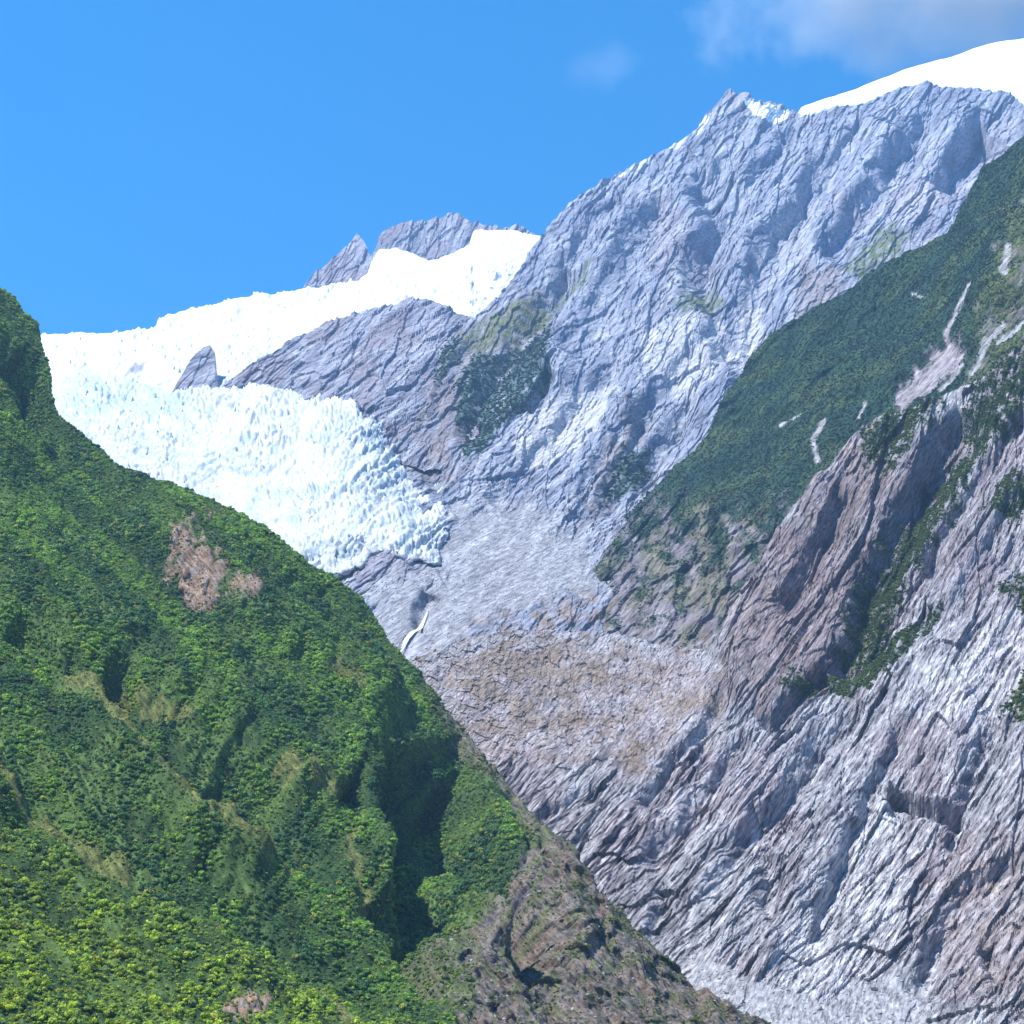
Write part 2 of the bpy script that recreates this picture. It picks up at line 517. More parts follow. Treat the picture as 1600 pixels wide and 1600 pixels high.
hp = facets(B, 25, 55, 34, 46, 20, 120); hp2 = facets(B, 30, 15, 11, 56, 8, 60)
ck = cracks(B, 53, 260, 17, 66, 0.22) * (1 - hump); ck2 = cracks(B, 120, 60, 34, 67)
b1 = fbm(x / 26, y / 26, 9, 4); b2 = fbm(x / 9, y / 9, 10, 3, 0.6)
str_amt = (1 - 0.92 * hump) * (1 - gravelB)
vary = 0.35 + 0.85 * sstep(-0.45, 0.45, fbm(x / 130, y / 130, 12, 2)); vary2 = 0.4 + 0.8 * sstep(-0.4, 0.4, fbm(x / 90 + 7, y / 90, 13, 2))
p4 = facets(B, 55, 24, 4.2, 76, 4, 60, 0.22)
relief = big * 1.25 + str_amt * (7 * a1 + 8.5 * p0 + 7.2 * vary * p1 + 5.6 * vary2 * p2 + 3.6 * p3 + 1.8 * p4 - 5.5 * ck * vary2 - 1.0 * ck2) + (1 - 0.75 * gravelB) * (1.0 * b1 + 0.7 * b2)
relief += hump * (1.0 * hp + 2.4 * hp2 + 1.8 * facets(B, 40, 9, 6, 57, 5, 40))
relief += 5 * hump * fbm(x / 60, y / 40, 44, 4)
B.displace(relief, B.outward())
st = fbm(*strata(B, 54, 160, 16, 21, 30, 150), 21, 3, 0.6); st2 = fbm(*strata(B, 54, 60, 7, 22, 16, 90), 22, 2)
lg = fbm(x / 170, y / 170, 23, 3)
col = mix(GREY, MAUVE, sstep(-0.4, 0.5, lg))
col = mix(col, PALE, np.clip(0.30 + 0.55 * st + 0.25 * st2, 0, 1) * 0.8)
col = mix(col, DARK, np.clip(-0.06 - 0.95 * st2 - 0.4 * st, 0, 1) * 0.9)
col = mix(col, DARK * 1.2, cracks(B, 53, 150, 11, 68, 0.22, thin=0.07) * 0.7)
pale = np.maximum(poly_mask(x, y, [(1180, 1560), (1250, 1440), (1330, 1330), (1360, 1250), (1440, 1290), (1430, 1400), (1380, 1500), (1290, 1560)], 35, 25),
                  poly_mask(x, y, [(1420, 1110), (1480, 1020), (1600, 960), (1640, 1060), (1560, 1110), (1470, 1150)], 30, 25))
col = mix(col, PALE * 1.05, 0.62 * pale * np.clip(0.8 + 0.7 * st2, 0, 1))
brn = np.maximum(hump, poly_mask(x, y, [(1120, 1080), (1150, 960), (1240, 800), (1340, 670), (1400, 720), (1330, 860), (1300, 1000), (1200, 1080)], 30, 25))
brn = np.maximum(brn, 0.7 * poly_mask(x, y, [(1440, 1330), (1520, 1290), (1640, 1280), (1640, 1600), (1480, 1560), (1440, 1450)], 40, 30))
col = mix(col, mix(np.array([0.23, 0.178, 0.152]), np.array([0.29, 0.25, 0.255]), sstep(-0.4, 0.4, fbm(x / 40, y / 40, 25, 3))), brn * np.clip(0.62 + 0.6 * st2, 0, 0.9))
col = mix(col, np.array([0.17, 0.13, 0.095]), hump * sstep(0.0, 0.5, fbm(x / 80, y / 30, 26, 3) + 0.5 * poly_mask(x, y, [(720, 1000), (820, 980), (1000, 1000), (900, 1080), (760, 1070)], 25, 15)) * 0.75)
lip = sstep(46, 0, y - np.interp(x, B.crest[:, 0], B.crest[:, 1])) * (x < 1140) * sstep(-0.35, 0.35, fbm(x / 45, y / 22, 27, 3) + 0.25 * (x > 1000) + 0.3 * (x < 720))
col = mix(col, SCREE * 0.92, 0.85 * lip)
dkp = poly_mask(x, y, [(1135, 1075), (1160, 965), (1245, 810), (1340, 690), (1400, 720), (1480, 640), (1510, 690), (1420, 850), (1350, 990), (1290, 1050), (1200, 1130), (1140, 1130)], 26, 24, 28, 50)
col = mix(col, np.array([0.125, 0.098, 0.105]), dkp * np.clip(0.55 + 0.7 * st + 0.35 * st2, 0.1, 0.9))
col = mix(col, np.array([0.16, 0.135, 0.15]), 0.6 * poly_mask(x, y, [(1440, 900), (1500, 760), (1600, 650), (1700, 640), (1700, 900), (1580, 930), (1480, 990)], 40, 30, 29, 60) * np.clip(0.6 + 0.6 * st2, 0, 1))
vegB = np.zeros_like(x)
for poly in [[(1337, 676), (1400, 645), (1475, 615), (1440, 664), (1395, 726), (1360, 735)], [(1487, 690), (1440, 740), (1337, 906), (1305, 1010), (1350, 1020), (1410, 900), (1480, 790), (1530, 700)],
             [(1285, 1045), (1370, 1000), (1470, 970), (1400, 1050), (1320, 1100)], [(1545, 800), (1600, 740), (1660, 720), (1660, 800), (1570, 820)],
             [(1565, 1110), (1610, 1060), (1660, 1060), (1660, 1130), (1590, 1120)], [(1500, 640), (1530, 590), (1640, 510), (1700, 540), (1600, 640), (1530, 700)],
             [(1215, 1062), (1245, 1048), (1265, 1056), (1240, 1070)], [(1560, 930), (1640, 900), (1640, 960), (1580, 950)]]:
    vegB = np.maximum(vegB, poly_mask(x, y, poly, 9, 14, 31, 26))
vegB *= np.clip(0.85 + 1.1 * fbm(x / 14, y / 14, 33, 3) + 0.5 * st, 0, 1)
col = mix(col, mix(VEG, OLIVE, sstep(-0.2, 0.5, fbm(x / 35, y / 35, 34, 2))), vegB)
col = mix(col, SCREE * (0.95 + 0.1 * b2[..., None]), gravelB)
wall = B.build('rock_wall', M_near_rock, col, False)
set_props(wall, 'ribbed grey and mauve rock wall with brown hump below the green shoulder', kind='structure')

# ---- green shoulder behind the rock wall
sh_depth = TPS([
    (1600, 225, 1980), (1480, 370, 2080), (1310, 465, 2160), (1190, 550, 2210), (1110, 690, 2200), (1010, 790, 2150), (960, 850, 2100),
    (900, 960, 1980), (1600, 600, 1660), (1340, 680, 1800), (1240, 820, 1760), (1150, 960, 1700), (1000, 1000, 1740), (900, 1050, 1760),
    (1450, 520, 1900), (1250, 650, 1960), (1560, 420, 1780), (1900, 60, 1900), (1900, 700, 1450), (1300, 1000, 1580), (1600, 900, 1480)])
S = Sheet(860, 1900, 440, 260,
          [(860, 1010), (900, 950), (960, 852), (1010, 790), (1060, 730), (1085, 712), (1110, 690), (1122, 655), (1140, 620), (1165, 585), (1190, 550), (1220, 520), (1250, 502),
           (1310, 465), (1360, 432), (1400, 410), (1450, 388), (1480, 368), (1500, 332), (1525, 285), (1545, 262), (1580, 238), (1600, 222), (1900, 60)],
          [(860, 1120), (1100, 1120), (1300, 900), (1500, 760), (1900, 640)], sh_depth, BACK)
x, y = S.px, S.py
s1 = ridged(*strata(S, 40, 260, 50, 105, 30, 200), 105); s2 = ridged(*strata(S, 42, 90, 16, 106, 20, 100), 106); s3 = fbm(x / 7, y / 7, 107, 3, 0.6)
scar = poly_mask(x, y, [(1397, 627), (1440, 570), (1480, 531), (1506, 542), (1502, 580), (1450, 621), (1405, 646)], 5, 9, 41, 20)
spur = poly_mask(x, y, [(1500, 640), (1535, 560), (1545, 480), (1575, 380), (1600, 300), (1680, 240), (1700, 600), (1600, 640)], 12, 16)
lower = poly_mask(x, y, [(830, 1150), (900, 930), (990, 790), (1060, 785), (1120, 810), (1190, 805), (1250, 770), (1400, 900), (1300, 1150)], 35, 25)
lines = np.zeros_like(x)
for pts, w in [([(1290, 660), (1272, 690), (1280, 725)], 5), ([(1352, 630), (1342, 660)], 4), ([(1522, 456), (1500, 490), (1478, 525)], 4.5), ([(1505, 580), (1470, 615)], 5),
               ([(1580, 405), (1573, 440)], 7), ([(1245, 640), (1215, 662)], 3), ([(1425, 455), (1440, 462)], 3), ([(1570, 510), (1540, 560), (1520, 590)], 6), ([(1545, 540), (1530, 575)], 5), ([(1600, 500), (1560, 545)], 5)]:
    d, sg, t = line_dist(x, y, pts); lines = np.maximum(lines, sstep(w, w * 0.4, d + 2.5 * noise(x / 6, y / 6, 55)))
relief = 10 * s1 + 5 * s2 + 1.6 * s3 + 5 * slabs(S, 40, 120, 22, 109, 16, 140) + carve(x, y, [(1480, 430), (1330, 560), (1230, 650), (1150, 780)], 30, 30, -14) - 5 * scar - 2 * lines
relief += carve(x, y, [(1600, 330), (1560, 440), (1520, 560)], 30, 34, 26) + lower * (6 * facets(S, 50, 90, 20, 116, 10, 120) + 4 * facets(S, 52, 40, 9, 117, 6, 80) - 3 * cracks(S, 52, 100, 12, 118))
S.displace(relief, S.outward())
v1 = fbm(*strata(S, 40, 160, 26, 111, 25, 150), 111, 3); v2 = fbm(x / 60, y / 60, 112, 3)
vcol = mix(VEGD, VEG, sstep(-0.4, 0.4, v1)); vcol = mix(vcol, OLIVE, sstep(0.0, 0.7, v1 + 0.5 * v2) * 0.4)
rockc = mix(MAUVE * 0.9, PALE, np.clip(0.05 + 0.6 * fbm(*strata(S, 50, 60, 9, 113, 15, 90), 113, 3), 0, 1))
rockc = mix(rockc, mix(BROWN, OLIVE * 1.3, sstep(-0.3, 0.4, s3)), sstep(-0.4, 0.4, v2) * 0.75)
bare = np.maximum(scar, lines)
bare = np.maximum(bare, 0.92 * lower * sstep(-0.7, 0.35, fbm(x / 30, y / 30, 114, 4, 0.6) + 0.35 * (y - 880) / 100))
bare = np.maximum(bare, spur * sstep(0.0, 0.35, fbm(*strata(S, 55, 70, 14, 115, 15, 80), 115, 3)) * 0.8)
col = mix(vcol, rockc, bare)
col = mix(col, mix(MAUVE * 1.25, PALE, 0.3 + 0 * scar), scar * 0.75)
col = mix(col, PALE * 0.95, np.clip(lines - scar, 0, 1) * 0.7)
col = mix(col, OLIVE * 1.15, spur * (1 - bare) * 0.7)
shoulder = S.build('green_hillside', M_far_rock, col, False)
set_props(shoulder, 'dark green scrubby mountain shoulder above the ribbed rock wall', kind='structure')
S_bare = bare

# ---- main mountain
mt_depth = TPS([
    (1140, 140, 4150), (1090, 200, 4080), (1010, 250, 4000), (890, 320, 3800), (820, 410, 3600), (735, 500, 3300), (640, 600, 2900), (600, 655, 2720),
    (1250, 170, 4150), (1440, 130, 4250), (1600, 140, 4250), (1950, 200, 4150), (900, 500, 3150), (1100, 450, 3250), (1300, 300, 3700), (1250, 480, 3000),
    (1500, 300, 3550), (1000, 620, 2720), (850, 640, 2700), (750, 700, 2500), (1100, 650, 2620), (650, 770, 2400), (700, 850, 2150), (690, 900, 2060),
    (800, 850, 2150), (900, 800, 2300), (950, 880, 2090), (750, 950, 1900), (650, 980, 1850), (600, 1000, 1850), (850, 980, 1810), (1000, 980, 1860),
    (600, 900, 2000), (600, 1150, 1680), (900, 1150, 1640), (1300, 800, 2450), (1600, 500, 3000), (1600, 800, 2700), (550, 750, 2440), (450, 950, 2090),
    (500, 880, 2150), (600, 800, 2240), (400, 1100, 1900)])
D = Sheet(400, 1900, 860, 440,
          [(400, 960), (480, 800), (560, 700), (600, 655), (640, 600), (665, 572), (690, 540), (712, 520), (735, 500), (760, 482), (780, 465), (800, 440), (820, 410), (835, 385), (850, 368),
           (870, 340), (890, 318), (920, 298), (960, 275), (985, 262), (1010, 250), (1050, 228), (1090, 200), (1105, 180), (1120, 160), (1138, 140), (1150, 148), (1165, 150), (1180, 158),
           (1210, 162), (1240, 168), (1255, 178), (1300, 168), (1340, 163), (1380, 152), (1405, 138), (1440, 131), (1480, 136), (1540, 142), (1585, 150), (1610, 180), (1900, 300)],
          [(400, 1080), (980, 1080), (1060, 900), (1150, 750), (1250, 620), (1400, 530), (1600, 430), (1900, 400)], mt_depth, BACK)
x, y = D.px, D.py
apron = poly_mask(x, y, [(560, 1010), (600, 900), (690, 890), (700, 800), (760, 775), (860, 790), (900, 850), (940, 890), (930, 930), (820, 950), (740, 985), (640, 1120), (560, 1100)], 22, 22)
apron_low = poly_mask(x, y, [(540, 860), (700, 870), (830, 960), (760, 1060), (500, 1100)], 25, 15)
big = np.zeros_like(x)
for pts, wl_, wr_, d in [
        ([(1090, 260), (1120, 340), (1090, 440), (1150, 560)], 34, 34, -22), ([(1300, 230), (1230, 350), (1180, 440), (1165, 560)], 30, 30, -18),
        ([(1250, 190), (1190, 270), (1130, 340), (1060, 430)], 22, 22, -15), ([(1350, 190), (1290, 270), (1220, 350)], 20, 20, -13),
        ([(960, 295), (900, 380), (850, 460)], 22, 22, -14), ([(1450, 170), (1400, 250), (1350, 330), (1290, 400)], 22, 22, -14), ([(1040, 300), (985, 380), (930, 480), (880, 560)], 20, 20, -14),
        ([(960, 560), (890, 650), (820, 730), (760, 780)], 22, 24, -14), ([(1080, 600), (1000, 700), (940, 800)], 16, 18, -12), ([(1540, 190), (1490, 240), (1465, 290)], 40, 26, -34), ([(880, 400), (850, 470), (780, 560), (720, 690)], 34, 30, -20),
        ([(1000, 330), (960, 420), (900, 520), (860, 600)], 40, 34, 18), ([(860, 585), (840, 610), (815, 640)], 12, 12, -16),
        ([(1120, 500), (1040, 600), (960, 690), (900, 790)], 30, 24, -18), ([(990, 630), (975, 680), (950, 720), (915, 790)], 14, 18, 14),
        ([(1060, 640), (1020, 690), (990, 760)], 18, 18, -14), ([(1180, 330), (1160, 420), (1100, 560)], 26, 30, 16),
        ([(690, 540), (650, 620), (640, 700), (690, 770)], 26, 26, -12), ([(1400, 200), (1330, 300), (1260, 400)], 30, 40, 14),
        ([(670, 925), (655, 950), (640, 985)], 12, 10, -13), ([(610, 880), (650, 900), (690, 890)], 14, 14, 6),
        ([(745, 500), (690, 590), (640, 690)], 16, 16, 12)]:
    big += form(x, y, pts, wl_, wr_, d)
d1 = ridged(*strata(D, 50, 300, 70, 205, 40, 260), 205)
p0 = facets(D, 50, 220, 70, 206, 30, 240, 0.1, (900, 500)); p1 = facets(D, 50, 110, 26, 216, 18, 160, 0.1, (900, 500)); p2 = facets(D, 52, 46, 11, 226, 10, 110, 0.1, (900, 500)); p3 = facets(D, 48, 22, 6, 236, 6, 70, 0.1, (900, 500))
ck = cracks(D, 50, 140, 15, 246, 0.1, (900, 500))
f1 = fbm(x / 40, y / 40, 210, 4, 0.55); f2 = fbm(x / 8, y / 8, 211, 3, 0.6)
sm = 1 - 0.88 * apron
crest_fade = sstep(-5, 60, y - np.interp(x, D.crest[:, 0], D.crest[:, 1]))
vary = 0.4 + 0.8 * sstep(-0.45, 0.45, fbm(x / 120, y / 120, 212, 2))
relief = big * 1.25 * crest_fade + sm * ((0.3 + 0.7 * crest_fade) * (9 * d1 + 5.5 * p0) + 4.3 * vary * p1 + 3.6 * p2 + 2.7 * p3 - 2.2 * ck * vary) + (1 - 0.6 * apron) * (2.5 * f1 + 0.8 * f2)
D.displace(relief, D.outward())
st = fbm(*strata(D, 50, 150, 22, 221, 30, 150), 221, 3, 0.6); st2 = fbm(*strata(D, 50, 45, 7, 222, 16, 90), 222, 2)
lg = fbm(x / 190, y / 190, 223, 3)
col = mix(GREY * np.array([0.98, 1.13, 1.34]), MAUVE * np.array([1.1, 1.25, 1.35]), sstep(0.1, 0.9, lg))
col = mix(col, PALE, np.clip(0.22 + 0.5 * st + 0.35 * st2, 0, 1) * 0.75)
col = mix(col, DARK, np.clip(-0.1 - 0.7 * st2 - 0.45 * st, 0, 1) * 0.75)
pl = np.zeros_like(x)
for poly in [[(1158, 580), (1150, 475), (1170, 425), (1190, 500), (1205, 560)], [(1042, 482), (1055, 400), (1082, 415), (1060, 460)], [(1000, 520), (1120, 490), (1150, 540), (1080, 610), (1010, 580)], [(820, 640), (960, 580), (940, 680), (860, 720), (800, 720)]]:
    pl = np.maximum(pl, poly_mask(x, y, poly, 9, 12, 231, 26))
col = mix(col, PALE * 1.05, 0.75 * pl)
brn = 0.6 * poly_mask(x, y, [(600, 660), (650, 600), (730, 520), (830, 450), (850, 500), (740, 580), (720, 700), (690, 760), (620, 720)], 25, 25)
brn = np.maximum(brn, 0.5 * poly_mask(x, y, [(930, 740), (980, 630), (1000, 620), (1000, 660), (950, 770), (900, 850)], 12, 15))
brn = np.maximum(brn, 0.5 * poly_mask(x, y, [(1250, 490), (1250, 410), (1310, 420), (1320, 470)], 10, 12))
col = mix(col, BROWN, brn)
col = mix(col, SCREE * (1 + 0.25 * st[..., None] + 0.1 * f2[..., None]), apron * 0.9)
col = mix(col, BROWN * 1.25, 0.8 * poly_mask(x, y, [(690, 1010), (760, 965), (840, 945), (930, 925), (1020, 920), (1130, 940), (1130, 1060), (700, 1060)], 22, 22, 232, 40) * sstep(-0.3, 0.4, fbm(x / 30, y / 16, 233, 3)))
vegD = np.zeros_like(x)
for poly in [[(712, 612), (731, 569), (780, 542), (810, 524), (859, 505), (864, 576), (825, 625), (810, 645), (772, 672), (757, 704), (722, 707)],
             [(671, 597), (705, 531), (722, 557), (709, 597)], [(937, 766), (971, 700), (1011, 683), (1007, 732), (967, 762)],
             [(964, 910), (997, 897), (1018, 925), (990, 949), (958, 942)], [(1000, 960), (1060, 930), (1130, 925), (1120, 965), (1010, 990)], [(1000, 770), (1060, 735), (1060, 800), (960, 860)]]:
    vegD = np.maximum(vegD, poly_mask(x, y, poly, 6, 10, 241, 22))
olD = np.zeros_like(x)
for poly in [[(1310, 425), (1390, 355), (1420, 362), (1420, 385), (1345, 445)], [(1050, 475), (1100, 430), (1130, 470), (1090, 500)], [(720, 530), (790, 485), (855, 455), (860, 490), (780, 530), (735, 560)], [(860, 470), (870, 430), (930, 420), (900, 470)]]:
    olD = np.maximum(olD, poly_mask(x, y, poly, 8, 12, 243, 22))
col = mix(col, VEGD * 1.6, vegD * np.clip(0.85 + 0.9 * f2, 0, 1))
col = mix(col, OLIVE * 1.2, olD * np.clip(0.75 + 0.8 * f2, 0, 1))
snD = np.zeros_like(x)
for poly in [[(1163, 162), (1175, 157), (1192, 168), (1232, 168), (1230, 182), (1196, 193), (1178, 182)], [(1085, 212), (1098, 190), (1112, 178), (1098, 204)], [(1040, 235), (1075, 212), (1060, 232)], [(985, 268), (1012, 250), (1020, 252)], [(958, 280), (975, 268), (978, 272)], [(1250, 180), (1252, 163), (1300, 163), (1275, 178)]]:
    snD = np.maximum(snD, poly_mask(x, y, poly, 2, 3, 245, 9))
col = mix(col, SNOW, snD)
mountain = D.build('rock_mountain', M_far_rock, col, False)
set_props(mountain, 'great grey rock mountain with jagged summit above the glacier', kind='structure')
D_veg = vegD

# ---- snow dome behind the mountain's crest
dome_depth = TPS([(1100, 250, 4350), (1250, 200, 4350), (1400, 115, 4550), (1600, 60, 4650), (1900, 40, 4700), (1900, 300, 4400), (1500, 250, 4400), (1250, 165, 4400)])
T = Sheet(1180, 1900, 120, 50, [(1180, 215), (1245, 180), (1254, 166), (1300, 151), (1340, 138), (1380, 122), (1410, 110), (1450, 98), (1490, 88), (1520, 76), (1545, 68), (1600, 60), (1900, 50)],
          [(1180, 270), (1900, 300)], dome_depth, BACK)
T.displace(1.2 * fbm(T.px / 30, T.py / 30, 301, 3))
dome = T.build('snow_dome', M_snow, np.broadcast_to(SNOW, T.P.shape))
set_props(dome, 'smooth white snow dome on the summit of the rock mountain', kind='structure')

# ---- glacier: upper snowfield, ice fall and tongue in one body
gl_depth = TPS([
    (690, 890, 2060), (700, 835, 2150), (600, 875, 2040), (530, 910, 2035), (450, 850, 2160), (650, 760, 2370), (600, 690, 2560), (620, 820, 2170), (560, 640, 2610), (430, 605, 2830),
    (280, 600, 2930), (100, 600, 3000), (85, 640, 2900), (60, 525, 3700), (240, 515, 3750), (300, 560, 3300), (330, 478, 4050), (470, 455, 4250), (600, 470, 4000),
    (700, 450, 4200), (840, 370, 4700), (740, 480, 3950), (580, 400, 4600), (300, 750, 2520), (450, 700, 2500), (150, 720, 2650), (-150, 530, 3700), (-150, 800, 2600),
    (300, 950, 2150), (500, 550, 3560), (420, 570, 3300), (650, 550, 3600), (780, 540, 3700), (900, 400, 4650), (900, 600, 3700), (640, 650, 2700), (760, 800, 2350)], 0.01)
G = Sheet(-150, 900, 620, 340,
          [(-150, 532), (60, 525), (150, 521), (238, 515), (250, 500), (262, 491), (300, 482), (330, 478), (370, 466), (400, 461), (470, 455), (500, 452), (560, 438), (574, 426), (582, 408), (592, 392), (620, 388), (650, 398),
           (670, 405), (735, 385), (740, 362), (800, 360), (845, 370), (900, 385)],
          [(-150, 900), (300, 1000), (480, 965), (540, 935), (580, 915), (640, 910), (700, 905), (730, 870), (760, 760), (800, 640), (900, 560)],
          gl_depth, BACK)
x, y = G.px, G.py
# the ice's own edge: it thins to nothing at the margin and lies on the mountain's foot there
edge = [(300, 1010), (470, 935), (520, 914), (545, 906), (560, 890), (578, 870), (600, 866), (618, 874), (650, 881), (680, 888), (695, 880), (690, 858), (697, 835), (703, 815), (680, 786), (655, 765), (632, 735), (612, 700), (598, 668), (560, 640), (500, 622), (430, 606), (300, 600)]
ex_ = x + 5 * fbm(x / 18, y / 18, 403, 3); ey_ = y + 5 * fbm(x / 18 + 9, y / 18, 404, 3)
de, sg, te = line_dist(ex_, ey_, edge)
inside = poly_mask(ex_, ey_, edge[:-2] + [(430, 590), (300, 570), (-400, 560), (-400, 1010)], 1.5, 0) > 0.5
out = ~inside & (y > 600)
zone_ = sstep(60, 0, de) * np.maximum(sstep(575, 640, x), sstep(790, 860, y))
bed = mt_depth(x, y)
on_bed = bed - 16 * sstep(0, 40, de) * sstep(0, 14, de) + 10 * sstep(6, 0, de)
Yn = G.Y * (1 - zone_) + on_bed * zone_
behind = (x > 600) & (y > np.interp(x, D.crest[:, 0], D.crest[:, 1]) + 15) & ~inside
Yn = np.where(out | behind, np.maximum(G.Y, bed + 70), Yn)
G.P[:len(G.P) - G.nb] = place(x, y, Yn)[:len(G.P) - G.nb]
fall = sstep(500, 680, y + 0.05 * (x - 300) + 30 * fbm(x / 60, y / 40, 400, 3))                   # broken ice below, smooth snow above
flow_x, flow_y = rot(x + 18 * fbm(x / 90, y / 90, 401, 2), y + 18 * fbm(x / 90, y / 90, 402, 2), -18)
w1, w2, wid = worley(flow_x / 11, flow_y / 8.5, 405); v1_, v2_, vid = worley(flow_x / 5.5, flow_y / 4.6, 408)
gap1 = sstep(0.0, 0.30, w2 - w1); gap2 = sstep(0.0, 0.35, v2_ - v1_)
sq = fall * (0.55 + 0.45 * sstep(-0.4, 0.3, fbm(x / 70, y / 50, 410, 2)))
bands = ridged((flow_y + 0.0012 * (flow_x - 300) ** 2 + 25 * fbm(x / 120, y / 120, 411, 2)) / 30, flow_x / 300, 412)
snowy = 1 - fall
h = sq * (5.2 * wid * gap1 + 3.2 * vid * gap2 + 1.8 * gap1 + 7 * bands + 2.2 * fbm(x / 5, y / 5, 413, 2)) + 5 * fbm(x / 90, y / 60, 414, 3)
mid = sstep(0.35, 0.0, np.abs(fbm(x / 60, y / 26, 415, 3))) * sstep(430, 470, y + 0.05 * x) * snowy
h += mid * (5.0 * vid * gap2 + 4.0 * wid * gap1) + snowy * 1.5 * fbm(x / 12, y / 6, 416, 3)
thin = np.where(out, -4.0, 0.0)
sq = sq * np.where(y > 620, sstep(0, 26, de) * 0.85 + 0.15, 1) * ~out
nrm = G.normals() * 0.55 + np.array([0, -0.35, 0.75]); nrm /= np.linalg.norm(nrm, axis=-1, keepdims=True)
G.displace(h + thin * sstep(560, 610, y), nrm)
ice = np.array([0.35, 0.415, 0.45]); white = mix(np.array([0.62, 0.65, 0.68]), np.array([0.51, 0.54, 0.56]), fall)
col = mix(white, ice, np.clip(0.35 * fall * sstep(0.1, -0.5, bands) + sq * (0.45 + 0.55 * fbm(x / 26, y / 18, 420, 3) + 0.4 * (0.5 - wid)), 0, 1))
blue = poly_mask(x, y, [(80, 600), (150, 590), (260, 600), (320, 640), (260, 660), (150, 650), (90, 650)], 18, 18)
col = mix(col, np.array([0.27, 0.43, 0.53]), 0.75 * blue * np.clip(0.6 + 0.6 * noise(x / 8, y / 8, 421), 0, 1))
dirty = np.clip(sstep(16, 2, de) * 0.5 * (y > 640) + sstep(24, 3, de) * (y > 850) * 0.6, 0, 1) * np.clip(0.4 + 0.9 * fbm(x / 9, y / 9, 422, 3), 0, 1)
col = mix(col, SCREE * 0.8, np.clip(dirty * 0.8 + sq * 0.75 * sstep(0.30, 0.62, fbm(x / 7, y / 7, 424, 2) * 0.8 + 0.25 * fbm(x / 60, y / 40, 425, 2)), 0, 1))
rk = poly_mask(x, y, [(192, 590), (205, 575), (230, 566), (222, 580), (200, 590)], 3, 4, 430, 9)
col = mix(col, GREY * 1.2, rk * 0.9)
glacier = G.build('glacier', M_ice, col)
set_props(glacier, 'crevassed white and pale blue glacier tongue below a snowfield', kind='structure')

# ---- rock hump the glacier flows round, and a smaller one beside it
def rock_rib(name, label, x0, x1, nx, ny, crest, foot, pts, seed, amp=1.0, ang=35):
    s = Sheet(x0, x1, nx, ny, crest, foot, TPS(pts), BACK)
    xx, yy = s.px, s.py
    ce = (0.5 * (x0 + x1), 550)
    r = 7 * facets(s, ang, 160, 34, seed, 14, 160, 0, ce) + 4.5 * facets(s, ang + 4, 60, 13, seed + 10, 9, 90, 0, ce) + 2.8 * facets(s, ang + 2, 26, 6.5, seed + 20, 5, 60, 0, ce)
    r = r - 3.5 * cracks(s, ang + 2, 120, 12, seed + 30, 0, ce) + 1.0 * fbm(xx / 14, yy / 14, seed + 3, 4, 0.6)
    s.displace(r * amp, s.outward())
    stt = fbm(*strata(s, ang + 2, 120, 12, seed + 4, 20, 120), seed + 4, 3, 0.6)
    cc = mix(GREY * np.array([1.0, 1.06, 1.2]), PALE, np.clip(0.2 + 0.7 * stt, 0, 1) * 0.7); cc = mix(cc, DARK, np.clip(-0.1 - 0.9 * stt, 0, 1) * 0.8)
    cc = mix(cc, MAUVE, sstep(0, 0.5, fbm(xx / 50, yy / 50, seed + 5, 2)) * 0.6)
    o = s.build(name, M_far_rock, cc, False)
    set_props(o, label, kind='structure')
    return s


rock_rib('rock_hump', 'long grey rock hump between the two branches of the ice', 325, 790, 330, 150,
         [(325, 635), (348, 606), (364, 588), (388, 570), (410, 558), (440, 545), (460, 528), (490, 515), (520, 500), (560, 488), (600, 478), (640, 465), (665, 465), (690, 475), (715, 490), (735, 500), (790, 540)],
         [(325, 640), (430, 650), (600, 720), (790, 760)],
         [(345, 600, 2930), (430, 615, 2830), (560, 645, 2620), (600, 660, 2620), (640, 465, 3450), (720, 495, 3350), (500, 510, 3250), (400, 562, 3050), (600, 560, 2960), (700, 620, 2820), (600, 720, 2500), (430, 650, 2740), (790, 700, 2700)], 501)
rock_rib('rock_step', 'small dark rock step beside the snow tongue on the upper glacier', 255, 365, 90, 80,
         [(255, 640), (272, 612), (284, 590), (298, 566), (308, 554), (318, 545), (328, 541), (336, 550), (340, 590), (342, 615), (365, 640)], [(255, 640), (365, 645)],
         [(272, 600, 2890), (335, 532, 3060), (345, 600, 2895), (255, 640, 2800), (365, 640, 2800), (300, 570, 2960)], 521, 0.4)
rock_rib('rock_peaks', 'pointed far grey peaks standing out of the upper snowfield', 440, 900, 300, 110,
         [(440, 470), (470, 452), (485, 432), (505, 412), (525, 395), (545, 375), (557, 361), (566, 372), (575, 394), (580, 402), (586, 390), (598, 364), (625, 352), (650, 348), (680, 342), (700, 334), (715, 332), (728, 340), (738, 352),
          (748, 346), (756, 355), (775, 350), (782, 358), (800, 354), (815, 352), (830, 362), (850, 372), (900, 400)],
         [(440, 500), (900, 470)],
         [(440, 480, 4550), (557, 364, 4950), (470, 452, 4600), (715, 332, 5050), (640, 400, 4750), (560, 430, 4620), (700, 400, 4760), (840, 370, 4950), (850, 460, 4750), (440, 500, 4500), (650, 480, 4600)], 541, 0.8, 60)

